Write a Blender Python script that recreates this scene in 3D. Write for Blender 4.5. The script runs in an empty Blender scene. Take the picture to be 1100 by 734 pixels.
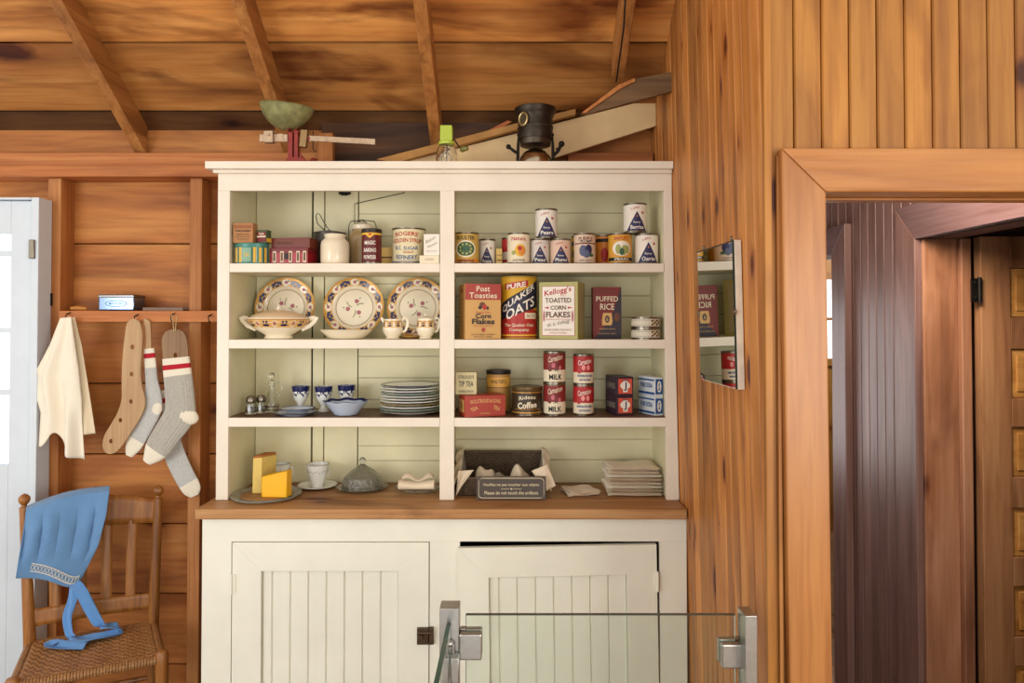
import bpy, bmesh, math, random
from mathutils import Vector, Matrix
random.seed(7)
PI = math.pi
C = bpy.context.scene.collection

# ------------------------------------------------------------------ camera, world, lights, exposure
EYE = 1.5; F = 750.0; PITCH = math.radians(1.0); HOR = 345.0
SHIFT = -((367 - HOR) + F * math.tan(PITCH)) / 1100.0
cam = bpy.data.cameras.new('camera'); camo = bpy.data.objects.new('camera', cam); C.objects.link(camo)
cam.sensor_width = 36; cam.lens = F / 1100 * 36; cam.shift_y = SHIFT; cam.clip_start = .05
camo.location = (0, 0, EYE); camo.rotation_euler = (PI / 2 + PITCH, 0, 0)
bpy.context.scene.camera = camo
sc = bpy.context.scene
sc.view_settings.view_transform = 'Standard'; sc.view_settings.look = 'None'
sc.view_settings.gamma = 1; sc.view_settings.use_curve_mapping = False
sc.view_settings.exposure = 0.19
w = bpy.data.worlds.new('world'); sc.world = w; w.use_nodes = True
bg = w.node_tree.nodes['Background']; bg.inputs[0].default_value = (1.0, .93, .84, 1); bg.inputs[1].default_value = 1.0

def area(name, loc, target, size, power, col, sy=None):
    l = bpy.data.lights.new(name, 'AREA'); l.shape = 'RECTANGLE'; l.size = size; l.size_y = sy or size
    l.energy = power; l.color = col
    o = bpy.data.objects.new(name, l); C.objects.link(o); o.location = loc
    d = Vector(target) - Vector(loc); o.rotation_euler = d.to_track_quat('-Z', 'Y').to_euler()
    return o
area('window_light_left', (-2.6, -.6, 1.5), (-.2, 2.5, 1.6), 1.3, 32, (.95, .97, 1.0))
area('window_light_right', (1.9, -1.3, 1.35), (0, 2.5, 1.7), 1.3, 37, (1.0, .92, .82))
area('window_light_low', (.1, -1.6, .7), (0, 2.5, 1.2), 1.2, 14, (.90, .96, 1.0))
area('hall_fill_light', (.78, 3.3, 1.2), (1.35, 2.5, 1.2), .8, 8, (.95, .94, .95))  # added fill to brighten the hall panelling; no window stands here
area('hall_door_fill_light', (.95, 1.72, 2.0), (1.5, 2.4, 1.2), .35, 17, (1.0, .86, .74))  # added unseen fill for the jamb and hall door; no lamp hangs here
area('far_room_light', (2.4, 4.2, 2.2), (2.3, 5, 1.0), .8, 22, (.9, .95, 1.0))

def at(px, py, Y):
    x = (px - 550) / F; y = (367 - py) / F + SHIFT * 1100 / F
    cp, sp = math.cos(PITCH), math.sin(PITCH)
    d = Vector((x, cp - y * sp, sp + y * cp)); t = Y / d.y
    return Vector((d.x * t, Y, EYE + d.z * t))
def S(p, Y): return p * Y / F

# ------------------------------------------------------------------ materials
def lin(c):
    c = c / 255.0
    return c / 12.92 if c <= .04045 else ((c + .055) / 1.055) ** 2.4
def rgb(r, g, b): return (lin(r), lin(g), lin(b), 1)
MATS = {}
def mat(name, col, rough=.5, metal=0, var=0, vscale=20, bump=0, bscale=60, trans=0, ior=1.45, coat=0, sheen=0, spec=.5):
    if name in MATS: return MATS[name]
    m = bpy.data.materials.new(name); m.use_nodes = True; nt = m.node_tree; N = nt.nodes; L = nt.links
    b = N['Principled BSDF']; c = rgb(*col)
    b.inputs['Base Color'].default_value = c; b.inputs['Roughness'].default_value = rough
    b.inputs['Metallic'].default_value = metal; b.inputs['Specular IOR Level'].default_value = spec
    b.inputs['Transmission Weight'].default_value = trans; b.inputs['IOR'].default_value = ior
    b.inputs['Coat Weight'].default_value = coat
    if sheen: b.inputs['Sheen Weight'].default_value = sheen
    tc = N.new('ShaderNodeTexCoord')
    if var:
        n = N.new('ShaderNodeTexNoise'); n.inputs['Scale'].default_value = vscale; n.inputs['Detail'].default_value = 5
        L.new(tc.outputs['Object'], n.inputs['Vector'])
        r = N.new('ShaderNodeValToRGB'); e = r.color_ramp.elements
        e[0].position = .3; e[1].position = .7
        e[0].color = tuple(x * (1 - var) for x in c[:3]) + (1,); e[1].color = tuple(min(1, x * (1 + var * .6)) for x in c[:3]) + (1,)
        L.new(n.outputs['Fac'], r.inputs['Fac']); L.new(r.outputs['Color'], b.inputs['Base Color'])
    if bump:
        n2 = N.new('ShaderNodeTexNoise'); n2.inputs['Scale'].default_value = bscale; n2.inputs['Detail'].default_value = 4
        L.new(tc.outputs['Object'], n2.inputs['Vector'])
        bp = N.new('ShaderNodeBump'); bp.inputs['Strength'].default_value = bump; bp.inputs['Distance'].default_value = .004
        L.new(n2.outputs['Fac'], bp.inputs['Height']); L.new(bp.outputs['Normal'], b.inputs['Normal'])
    MATS[name] = m; return m

def wood(name, dark, mid, light, axis, rough=.5, knots=.5, stain=.5, tonevar=.35, across=16, spec=.4, normal=None, coat=0, kscale=3.2):
    """board material; grain runs along axis (0,1,2); 'tone' face attribute varies each board"""
    if name in MATS: return MATS[name]
    m = bpy.data.materials.new(name); m.use_nodes = True; nt = m.node_tree; N = nt.nodes; L = nt.links
    b = N['Principled BSDF']; b.inputs['Roughness'].default_value = rough; b.inputs['Specular IOR Level'].default_value = spec
    b.inputs['Coat Weight'].default_value = coat; b.inputs['Coat Roughness'].default_value = .25
    tc = N.new('ShaderNodeTexCoord'); a = N.new('ShaderNodeAttribute'); a.attribute_name = 'tone'
    off = N.new('ShaderNodeVectorMath'); off.operation = 'MULTIPLY'; off.inputs[1].default_value = (17.3, 11.1, 23.7)
    cb = N.new('ShaderNodeCombineXYZ')
    for i in range(3): L.new(a.outputs['Fac'], cb.inputs[i])
    L.new(cb.outputs[0], off.inputs[0])
    add = N.new('ShaderNodeVectorMath'); add.operation = 'ADD'; L.new(tc.outputs['Object'], add.inputs[0]); L.new(off.outputs[0], add.inputs[1])
    def mapped(al, ac, nz=None):
        s = [ac] * 3; s[axis] = al
        if nz is not None and normal is not None: s[normal] = nz
        v = N.new('ShaderNodeVectorMath'); v.operation = 'MULTIPLY'; v.inputs[1].default_value = s
        L.new(add.outputs[0], v.inputs[0]); return v.outputs[0]
    def noise(v, sc_, det, dist):
        n = N.new('ShaderNodeTexNoise'); n.inputs['Scale'].default_value = sc_; n.inputs['Detail'].default_value = det; n.inputs['Distortion'].default_value = dist
        L.new(v, n.inputs['Vector']); return n.outputs['Fac']
    g1 = noise(mapped(.9, across), 1.0, 5, .7)
    r = N.new('ShaderNodeValToRGB'); e = r.color_ramp.elements
    e[0].position = .22; e[0].color = rgb(*dark); e[1].position = .80; e[1].color = rgb(*light)
    k = r.color_ramp.elements.new(.48); k.color = rgb(*mid)
    L.new(g1, r.inputs['Fac']); col = r.outputs['Color']
    def mult(col, fac_out, lo, hi, dkcol):
        mr = N.new('ShaderNodeMapRange'); mr.inputs['From Min'].default_value = lo; mr.inputs['From Max'].default_value = hi
        L.new(fac_out, mr.inputs['Value'])
        mx = N.new('ShaderNodeMix'); mx.data_type = 'RGBA'; mx.blend_type = 'MULTIPLY'
        L.new(mr.outputs[0], mx.inputs['Factor']); L.new(col, mx.inputs['A']); mx.inputs['B'].default_value = dkcol
        return mx.outputs['Result']
    g2 = noise(mapped(4, across * 7), 1.0, 3, .2)
    col = mult(col, g2, .45, .75, (.78, .7, .62, 1))
    if knots:
        v = N.new('ShaderNodeTexVoronoi'); v.voronoi_dimensions = '2D'; v.inputs['Scale'].default_value = kscale; v.inputs['Randomness'].default_value = 1
        sp = N.new('ShaderNodeSeparateXYZ'); L.new(mapped(.55, 1.3), sp.inputs[0]); cx2 = N.new('ShaderNodeCombineXYZ')
        ax2 = [i for i in range(3) if i != (normal if normal is not None else (axis + 1) % 3)]
        L.new(sp.outputs[ax2[0]], cx2.inputs[0]); L.new(sp.outputs[ax2[1]], cx2.inputs[1]); L.new(cx2.outputs[0], v.inputs['Vector'])
        sc3 = N.new('ShaderNodeSeparateColor'); L.new(v.outputs['Color'], sc3.inputs[0])
        dr = N.new('ShaderNodeMath'); dr.operation = 'MULTIPLY_ADD'; dr.inputs[1].default_value = .30; L.new(sc3.outputs[0], dr.inputs[0])
        L.new(v.outputs['Distance'], dr.inputs[2])
        wob = N.new('ShaderNodeMath'); wob.operation = 'MULTIPLY_ADD'; wob.inputs[1].default_value = .09
        L.new(noise(mapped(12, 26), 1, 3, 0), wob.inputs[0]); L.new(dr.outputs[0], wob.inputs[2])
        col = mult(col, wob.outputs[0], .12 + .12 * knots, .08 + .08 * knots, (.26, .13, .06, 1))
        col = mult(col, wob.outputs[0], .18 + .36 * knots, .10, (.66, .50, .38, 1))
    if stain:
        s = noise(mapped(1.3, 4.5), 1.0, 4, 1.2)
        col = mult(col, s, .50, .66, (1 - .62 * stain, 1 - .72 * stain, 1 - .8 * stain, 1))
    br = N.new('ShaderNodeMapRange'); br.inputs['To Min'].default_value = 1 - tonevar; br.inputs['To Max'].default_value = 1 + tonevar * .35
    L.new(a.outputs['Fac'], br.inputs['Value'])
    vm = N.new('ShaderNodeVectorMath'); vm.operation = 'SCALE'; L.new(col, vm.inputs[0]); L.new(br.outputs[0], vm.inputs['Scale'])
    L.new(vm.outputs[0], b.inputs['Base Color'])
    bp = N.new('ShaderNodeBump'); bp.inputs['Strength'].default_value = .25; bp.inputs['Distance'].default_value = .003
    L.new(g2, bp.inputs['Height']); L.new(bp.outputs['Normal'], b.inputs['Normal'])
    MATS[name] = m; return m

W_CEIL = wood('ceiling_boards', (142, 88, 42), (202, 136, 68), (228, 170, 98), 0, .6, .6, 1.12, .3, 10, normal=2, kscale=2.4)
W_BACK = wood('wall_boards', (146, 84, 38), (190, 120, 58), (212, 150, 80), 0, .6, .5, .6, .3, 10, normal=1, kscale=2.6)
W_RAFT = wood('rafter_wood', (124, 76, 34), (170, 112, 56), (198, 142, 80), 1, .6, .25, .3, .2, 20, normal=0)
W_STUD = wood('stud_wood', (150, 88, 42), (190, 122, 64), (212, 150, 90), 2, .6, .35, .25, .2, 18, normal=1)
W_PLATE = wood('plate_wood', (150, 86, 42), (190, 118, 62), (210, 146, 86), 0, .6, .3, .3, .2, 18, normal=1)
W_RIGHT = wood('right_boards', (150, 94, 46), (200, 132, 66), (226, 162, 90), 2, .45, .6, .55, .34, 22, normal=0, kscale=5.5)
W_PART = wood('partition_boards', (146, 92, 36), (176, 118, 50), (194, 138, 66), 2, .45, .55, .5, .22, 12, normal=1, kscale=5)
W_CASE = wood('casing_wood', (150, 92, 44), (176, 116, 60), (192, 134, 76), 2, .35, .25, .15, .15, 10, normal=1, spec=.5)
W_CASEH = wood('casing_head_wood', (150, 92, 40), (176, 114, 54), (192, 134, 70), 0, .35, .25, .15, .15, 10, normal=1, spec=.5)
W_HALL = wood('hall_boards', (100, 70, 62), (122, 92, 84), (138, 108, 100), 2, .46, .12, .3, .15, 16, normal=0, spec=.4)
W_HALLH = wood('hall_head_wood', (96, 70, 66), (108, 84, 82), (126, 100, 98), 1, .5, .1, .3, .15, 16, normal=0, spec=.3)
W_JAMB = wood('jamb_wood', (122, 78, 56), (172, 122, 90), (198, 150, 118), 2, .35, .7, .7, .15, 9, normal=1, spec=.6, kscale=2.5)
W_DOOR = wood('hall_door_wood', (120, 80, 56), (166, 118, 80), (190, 144, 100), 2, .4, .4, .7, .15, 9, normal=1, spec=.5)
W_DOORP = wood('door_panel_wood', (168, 112, 54), (196, 142, 76), (210, 160, 92), 0, .4, .2, .2, .15, 9, normal=1)
W_TOP = wood('worktop_wood', (130, 88, 54), (178, 130, 82), (206, 164, 114), 0, .5, .3, .7, .2, 14, normal=2)
W_EAVE_SHADE = wood('shaded_eave_boards', (84, 54, 30), (122, 84, 48), (148, 106, 66), 0, .6, .3, .8, .3, 10, normal=2)  # shade of the lowest ceiling strip, put into a darker wood colour
W_SHELF = wood('shelf_top_wood', (86, 56, 38), (120, 84, 56), (146, 108, 74), 0, .5, 0, .3, .2, 14, normal=2)
W_CHAIR = wood('chair_wood', (124, 74, 30), (168, 108, 48), (192, 134, 68), 2, .35, 0, .3, .15, 40, spec=.5)
W_FORM = wood('sock_form_wood', (168, 128, 84), (196, 158, 112), (212, 178, 134), 2, .5, 0, .25, .15, 25)
W_FORMD = wood('dark_sock_form_wood', (120, 88, 56), (148, 114, 76), (168, 134, 94), 2, .5, 0, .25, .15, 25)
W_FLOOR = wood('floor_boards', (120, 84, 56), (150, 112, 78), (172, 134, 96), 1, .3, .2, .3, .2, 12, normal=2)
PAINT = mat('cream_paint', (232, 222, 204), .38, var=.05, vscale=9, bump=.12, bscale=18)
PAINT_LOW = mat('cabinet_paint', (238, 237, 222), .36, var=.04, vscale=7, bump=.12, bscale=18)
INNER = mat('pale_green_paint', (226, 218, 180), .45, var=.08, vscale=6, bump=.1, bscale=20)
CREAMIN = mat('inner_cream_paint', (232, 227, 200), .45, var=.06, vscale=6)
DARKGAP = mat('dark_gap', (22, 18, 15), .9)
WHITE_DOOR = mat('white_door_paint', (208, 218, 226), .4, var=.03)
STEEL = mat('brushed_steel', (178, 178, 174), .34, 1, var=.08, vscale=90)
TIN = mat('tin_metal', (138, 130, 116), .3, 1, var=.12, vscale=50)
BLACKM = mat('black_iron', (38, 34, 30), .45, .7, var=.3, vscale=40)
BRASS = mat('old_brass', (150, 116, 62), .35, 1, var=.2, vscale=60)
CHINA = mat('cream_china', (236, 224, 198), .18, coat=.4)
WCHINA = mat('white_china', (232, 232, 226), .18, coat=.4)
NAVY = mat('navy_glaze', (20, 27, 78), .2, coat=.4)
GOLD = mat('gold_band', (186, 134, 54), .3, .3)
GLASS = mat('clear_glass', (250, 252, 250), .02, trans=1, ior=1.45)
LINEN = mat('linen', (232, 214, 186), .85, var=.05, vscale=30, bump=.5, bscale=300, sheen=.3)
TOWEL = mat('towel_cloth', (240, 232, 212), .85, var=.03, vscale=10, bump=.4, bscale=300, sheen=.3)
RED = mat('red_ink', (178, 34, 34), .45); DRED = mat('dark_red', (116, 28, 28), .42)
BLK = mat('black_ink', (28, 26, 28), .5); CREAM = mat('cream_paper', (234, 220, 190), .55)
WPAP = mat('white_paper', (236, 228, 214), .5); BLUE = mat('blue_ink', (36, 78, 140), .45)
TRI = mat('indigo_ink', (44, 42, 84), .45); YEL = mat('yellow_ink', (226, 176, 48), .45)
ORG = mat('orange_ink', (216, 134, 52), .45); GRN = mat('green_ink', (58, 92, 64), .5)
PINK = mat('pink_ink', (196, 106, 116), .5); PURP = mat('plum_ink', (86, 92, 122), .5)
LGRN = mat('pale_green_ink', (160, 162, 92), .5); BRN = mat('brown_ink', (104, 62, 36), .5)

# ------------------------------------------------------------------ mesh builder
class MB:
    def __init__(s): s.v = []; s.f = []; s.m = []; s.t = []
    def add(s, vs, fs, m=0, tone=0.0, M=None):
        o = len(s.v)
        for p in vs:
            p = Vector(p)
            if M is not None: p = M @ p
            s.v.append(p)
        for f in fs: s.f.append([i + o for i in f]); s.m.append(m); s.t.append(tone)
        return s
    def box(s, x0, y0, z0, x1, y1, z1, m=0, tone=0.0, M=None):
        vs = [(x, y, z) for x in (x0, x1) for y in (y0, y1) for z in (z0, z1)]
        return s.add(vs, [(0, 1, 3, 2), (4, 6, 7, 5), (0, 4, 5, 1), (2, 3, 7, 6), (0, 2, 6, 4), (1, 5, 7, 3)], m, tone, M)
    def lathe(s, prof, seg=32, c=(0, 0, 0), m=0, sx=1, sy=1, M=None, tone=0.0, cap=True):
        vs = []; fs = []; n = len(prof)
        for (r, z) in prof:
            for k in range(seg):
                a = 2 * PI * k / seg; vs.append((c[0] + r * sx * math.cos(a), c[1] + r * sy * math.sin(a), c[2] + z))
        for i in range(n - 1):
            for k in range(seg):
                k2 = (k + 1) % seg; fs.append((i * seg + k, i * seg + k2, (i + 1) * seg + k2, (i + 1) * seg + k))
        if cap:
            if prof[0][0] > 1e-5: fs.append(tuple(range(seg))[::-1])
            if prof[-1][0] > 1e-5: fs.append(tuple((n - 1) * seg + k for k in range(seg)))
        return s.add(vs, fs, m, tone, M)
    def tube(s, pts, r, seg=10, m=0, closed=False, ry=None, up=None, cap=True, mats=None, M=None):
        pts = [Vector(p) for p in pts]; n = len(pts); rs = r if isinstance(r, (list, tuple)) else [r] * n
        rys = (ry if isinstance(ry, (list, tuple)) else [ry] * n) if ry is not None else rs
        vs = []; prev = None
        for i, p in enumerate(pts):
            if closed: t = pts[(i + 1) % n] - pts[i - 1]
            else: t = pts[min(i + 1, n - 1)] - pts[max(i - 1, 0)]
            t.normalize()
            if up is not None: b = Vector(up)
            elif prev is None: b = Vector((0, 0, 1)) if abs(t.z) < .8 else Vector((0, 1, 0))
            else: b = prev
            b = (b - t * b.dot(t)); b.normalize(); prev = b; a = t.cross(b)
            for k in range(seg):
                th = 2 * PI * k / seg; vs.append(p + a * (rs[i] * math.cos(th)) + b * (rys[i] * math.sin(th)))
        o = len(s.v); s.v += [M @ q if M is not None else q for q in vs]
        for i in range(n if closed else n - 1):
            j = (i + 1) % n
            for k in range(seg):
                k2 = (k + 1) % seg; s.f.append([o + i * seg + k, o + i * seg + k2, o + j * seg + k2, o + j * seg + k])
                s.m.append(mats[i] if mats else m); s.t.append(0.0)
        if cap and not closed:
            s.f.append([o + k for k in range(seg)][::-1]); s.m.append(mats[0] if mats else m); s.t.append(0.0)
            s.f.append([o + (n - 1) * seg + k for k in range(seg)]); s.m.append(mats[-1] if mats else m); s.t.append(0.0)
        return s
    def prism(s, poly, d0, d1, plane='xz', m=0, tone=0.0, M=None):
        def P(a, b, d): return {'xz': (a, d, b), 'xy': (a, b, d), 'yz': (d, a, b)}[plane]
        n = len(poly); vs = [P(a, b, d0) for a, b in poly] + [P(a, b, d1) for a, b in poly]
        fs = [tuple(range(n)), tuple(range(2 * n - 1, n - 1, -1))] + [(i, (i + 1) % n, n + (i + 1) % n, n + i) for i in range(n)]
        return s.add(vs, fs, m, tone, M)
    def grid(s, fn, nu, nv, m=0, mfn=None):
        o = len(s.v)
        for j in range(nv + 1):
            for i in range(nu + 1): s.v.append(Vector(fn(i / nu, j / nv)))
        for j in range(nv):
            for i in range(nu):
                a = o + j * (nu + 1) + i; s.f.append([a, a + 1, a + nu + 2, a + nu + 1])
                s.m.append(mfn((i + .5) / nu, (j + .5) / nv) if mfn else m); s.t.append(0.0)
        return s
    def sphere(s, c, r, m=0, sx=1, sy=1, sz=1, seg=20, M=None):
        pr = [(r * math.sin(PI * i / 10), -r * sz * math.cos(PI * i / 10)) for i in range(11)]; pr[0] = (0.00001, pr[0][1]); pr[-1] = (.00001, pr[-1][1])
        return s.lathe(pr, seg, c, m, sx, sy, M, cap=False)
    def build(s, name, mats, parent=None, smooth=True, bevel=0, solid=0, fix=True, subsurf=0, ang=35):
        if not isinstance(mats, (list, tuple)): mats = [mats]
        me = bpy.data.meshes.new(name); me.from_pydata([tuple(p) for p in s.v], [], s.f)
        for m_ in mats: me.materials.append(m_)
        me.polygons.foreach_set('material_index', s.m)
        at_ = me.attributes.new('tone', 'FLOAT', 'FACE'); at_.data.foreach_set('value', s.t)
        me.polygons.foreach_set('use_smooth', [smooth] * len(s.f)); me.update()
        if fix:
            bm = bmesh.new(); bm.from_mesh(me); bmesh.ops.recalc_face_normals(bm, faces=bm.faces[:]); bm.to_mesh(me); bm.free()
        if smooth: me.set_sharp_from_angle(angle=math.radians(ang))
        o = bpy.data.objects.new(name, me); C.objects.link(o)
        if parent is not None: o.parent = parent
        if solid: md = o.modifiers.new('s', 'SOLIDIFY'); md.thickness = solid; md.offset = 0
        if bevel: md = o.modifiers.new('b', 'BEVEL'); md.width = bevel; md.segments = 2; md.limit_method = 'ANGLE'; md.angle_limit = math.radians(40)
        if subsurf: md = o.modifiers.new('u', 'SUBSURF'); md.levels = subsurf; md.render_levels = subsurf
        return o
def tag(o, label, cat, group=None):
    o['label'] = label; o['category'] = cat
    if group: o['group'] = group
    return o
def thing(name, label, cat, loc=(0, 0, 0), rz=0, group=None):
    o = bpy.data.objects.new(name, None); C.objects.link(o); o.empty_display_size = .02
    o.location = loc; o.rotation_euler = (0, 0, rz); return tag(o, label, cat, group)
def struct(o): o['kind'] = 'structure'; return o

# ------------------------------------------------------------------ flat artwork and lettering wrapped on a face
_tc = {}
def text_geo(s, bold):
    if (s, bold) in _tc: return _tc[(s, bold)]
    cu = bpy.data.curves.new('t', 'FONT'); cu.body = s; cu.size = 1; cu.resolution_u = 2; cu.offset = bold
    cu.fill_mode = 'FRONT'
    o = bpy.data.objects.new('t', cu); me = o.to_mesh()
    vs = [(v.co.x, v.co.y) for v in me.vertices]; fs = [tuple(p.vertices) for p in me.polygons]
    o.to_mesh_clear(); bpy.data.objects.remove(o); bpy.data.curves.remove(cu)
    x0 = min(v[0] for v in vs); x1 = max(v[0] for v in vs); y0 = min(v[1] for v in vs); y1 = max(v[1] for v in vs)
    vs = [((x - x0) / (x1 - x0) - .5, (y - y0) / (y1 - y0) - .5) for x, y in vs]
    _tc[(s, bold)] = (vs, fs); return vs, fs
def R_(u0, v0, u1, v1, m): return ('r', u0, v0, u1, v1, m)
def E_(u, v, a, b, m): return ('e', u, v, a, b, m)
def P_(pts, m): return ('p', pts, m)
def T_(s, u, v, w_, h_, m, bold=.02, rot=0, arc=0): return ('t', s, u, v, w_, h_, m, bold, rot, arc)
def decal(name, parent, mapper, items, step=None, eps=.00035):
    mats = []; mb = MB(); lay = 1
    for it in items:
        k = it[0]; lay += 1
        if k == 'r': _, a, b, c, d, m = it; vs = [(a, b), (c, b), (c, d), (a, d)]; fs = [(0, 1, 2, 3)]
        elif k == 'e':
            _, u, v, a, b, m = it; n = 28; vs = [(u + a * math.cos(2 * PI * i / n), v + b * math.sin(2 * PI * i / n)) for i in range(n)]; fs = [tuple(range(n))]
        elif k == 'p': _, vs, m = it; fs = [tuple(range(len(vs)))]
        else:
            _, s, u, v, w_, h_, m, bold, rot, arc = it; tv, fs = text_geo(s, bold); vs = []
            cr, sr = math.cos(rot), math.sin(rot)
            for x, y in tv:
                X = x * w_; Yv = y * h_ + arc * (1 - 4 * x * x)
                vs.append((u + X * cr - Yv * sr, v + X * sr + Yv * cr))
        if step:
            bm = bmesh.new(); bv = [bm.verts.new((x, y, 0)) for x, y in vs]
            for f in fs:
                try: bm.faces.new([bv[i] for i in f])
                except ValueError: pass
            lo = min(x for x, _ in vs); hi = max(x for x, _ in vs); c = math.ceil(lo / step) * step
            while c < hi:
                bmesh.ops.bisect_plane(bm, geom=bm.verts[:] + bm.edges[:] + bm.faces[:], plane_co=(c, 0, 0), plane_no=(1, 0, 0)); c += step
            bm.verts.index_update(); vs = [(v.co.x, v.co.y) for v in bm.verts]; fs = [tuple(v.index for v in f.verts) for f in bm.faces]; bm.free()
        if m not in mats: mats.append(m)
        mb.add([mapper(x, y, lay * eps) for x, y in vs], fs, mats.index(m))
    return mb.build(name, mats, parent, smooth=False, fix=False)
def m_cyl(R, H, z0=0): return lambda u, v, e: ((R + e) * math.sin(u), -(R + e) * math.cos(u), z0 + v * H)
def m_front(W, D, H, z0=0): return lambda u, v, e: (u * W / 2, -D / 2 - e, z0 + v * H)
def m_right(W, D, H): return lambda u, v, e: (W / 2 + e, u * D / 2, v * H)
def m_left(W, D, H): return lambda u, v, e: (-W / 2 - e, -u * D / 2, v * H)
def m_top(W, D, H): return lambda u, v, e: (u * W / 2, (v - .5) * D, H + e)

# ================================================================== STRUCTURE
def boards(mb, u0, u1, edges, fn, gap=.0015, lenjit=0, cham=.004):
    """fn(u, v, d) -> xyz; boards run along u between v edges; d depth"""
    for a, b in zip(edges[:-1], edges[1:]):
        t = random.random(); a2, b2 = a + gap, b - gap
        prof = [(a2, 0), (a2 + cham, 0) if False else (a2, -cham), (a2 + cham, 0), (b2 - cham, 0), (b2, -cham), (b2, -.02), (a2, -.02)]
        prof = [(a2, -cham), (a2 + cham, 0), (b2 - cham, 0), (b2, -cham), (b2, -.02), (a2, -.02)]
        n = len(prof); vs = [fn(u0, v, d) for v, d in prof] + [fn(u1, v, d) for v, d in prof]
        fs = [tuple(range(n)), tuple(range(2 * n - 1, n - 1, -1))] + [(i, (i + 1) % n, n + (i + 1) % n, n + i) for i in range(n)]
        mb.add(vs, fs, 0, t)

def wx(z): return .548 + .02 * (EYE + .54 - z)          # the right wall leans a little
YW = 2.73                                               # face of the back wall boards
CS = .70; CZ0 = EYE + .735
def cz(Y): return CZ0 + CS * (2.75 - Y)                 # roof boards
# floor
mb = MB(); xs = [-3.4 + .12 * i for i in range(58)]
boards(mb, -2.6, 5.1, xs, lambda u, v, d: (v, u, d), .0008, cham=.002)
mb.box(-3.4, -2.6, -.06, 3.45, 5.1, -.018)
struct(mb.build('floor', W_FLOOR, smooth=False))
# back wall
pys = [120, 194, 262, 337, 412, 488, 563, 638, 714, 790, 870]
ed = sorted([at(100, p, YW).z for p in pys]); ed = [0] + [e for e in ed if e > .05]
mb = MB(); boards(mb, -2.6, .62, ed, lambda u, v, d: (u, YW - d, v), .0022, cham=.003)
mb.box(-2.6, YW + .018, 0, .62, YW + .05, ed[-1], 1)
struct(mb.build('wall_back', [W_BACK, DARKGAP], smooth=False))
# ceiling of sloped boards
yy = [2.85, 2.655, 2.415]
while yy[-1] > -2.4: yy.append(yy[-1] - .238)
mb = MB(); edges = [-y for y in yy]
nrm = Vector((0, -CS, -1)).normalized()
for a, b in zip(yy[:-1], yy[1:]):
    x = -2.7 - random.random() * .4
    while x < .60:
        x2 = min(x + random.uniform(2.2, 3.6), .62)
        if .62 - x2 < .5: x2 = .62
        t = random.random() if b < 2.6 else .0; g = .0040  # lowest strip gets the darkest tone, part of its painted shade
        P0 = Vector((0, a - g, cz(a - g))); P1 = Vector((0, b + g, cz(b + g)))
        vs = []
        for xx in (x + .001, x2 - .001):
            for p in (P0, P1):
                for d in (0, -.018): q = p + nrm * d; vs.append((xx, q.y, q.z))
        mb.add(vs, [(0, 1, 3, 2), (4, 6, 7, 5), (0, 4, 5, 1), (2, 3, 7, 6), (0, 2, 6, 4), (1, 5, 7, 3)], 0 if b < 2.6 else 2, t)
        x = x2
a, b = 2.85, -2.4; q0 = Vector((0, a, cz(a))) - nrm * .02; q1 = Vector((0, b, cz(b))) - nrm * .02
mb.add([(-3, q0.y, q0.z), (.62, q0.y, q0.z), (.62, q1.y, q1.z), (-3, q1.y, q1.z), (-3, q0.y, q0.z + .03), (.62, q0.y, q0.z + .03), (.62, q1.y, q1.z + .03), (-3, q1.y, q1.z + .03)],
       [(0, 1, 2, 3), (4, 5, 6, 7), (0, 1, 5, 4), (1, 2, 6, 5), (2, 3, 7, 6), (3, 0, 4, 7)], 1)
struct(mb.build('ceiling', [W_CEIL, DARKGAP, W_EAVE_SHADE], smooth=False))
# rafters
tn = 0
def trim(mbx, mats, bevel=.002):
    global tn; tn += 1
    return struct(mbx.build('trim_%d' % tn, mats, smooth=False, bevel=bevel))
def rafter(xa, wd, dp, y0=2.715, y1=-1.2):
    m_ = MB(); dz = dp * math.sqrt(1 + CS * CS)
    vs = []
    for x in (xa - wd / 2, xa + wd / 2):
        vs += [(x, y0, cz(y0) - .001), (x, y0, max(cz(y0) - dz, 0)), (x, y1, cz(y1) - dz), (x, y1, cz(y1) - .001)]
    m_.add(vs, [(0, 1, 2, 3), (7, 6, 5, 4), (0, 4, 5, 1), (1, 5, 6, 2), (2, 6, 7, 3), (3, 7, 4, 0)], 0, random.random())
    trim(m_, W_RAFT)
for xa in (-1.445, -.868, -.292): rafter(xa, .043, .092)
rafter(.372, .043, .085, 2.44)
# studs, plate, rail (open framing left of the hutch)
def stud(pxl, pxr, z0, z1, y0=2.645, mt=W_STUD):
    a = at(pxl, 345, y0).x; b = at(pxr, 345, y0).x
    trim(MB().box(a, y0, z0, b, YW - .001, z1, 0, random.random()), mt)
ztop = at(100, 190, 2.62).z
stud(50, 64, 0, ztop); stud(203, 216, 0, ztop); stud(-60, -46, 0, ztop)
zp = at(100, 178, 2.62).z
trim(MB().box(-2.6, 2.62, ztop + .001, -1.02 + .0, YW - .001, zp + .001, 0, .7), W_PLATE)
trim(MB().box(-2.6, 2.66, zp + .003, at(346, 0, 2.66).x, YW - .001, at(0, 164, 2.66).z, 0, .5), W_PLATE)
trim(MB().box(at(610, 0, 2.66).x, 2.66, zp + .003, .54, YW - .001, at(0, 164, 2.66).z, 0, .2), W_PLATE)
z0 = at(100, 346, 2.60).z; z1 = at(100, 334, 2.60).z
railx0 = at(63, 340, 2.6).x
trim(MB().box(railx0, 2.60, z0, -1.01, 2.644, z1, 0, .8), W_PLATE)
trim(MB().box(railx0 + .06, 2.6445, z1 - .018, at(203, 340, 2.64).x - .002, YW - .001, z1, 0, .5), W_PLATE)
RAILZ = z1
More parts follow.
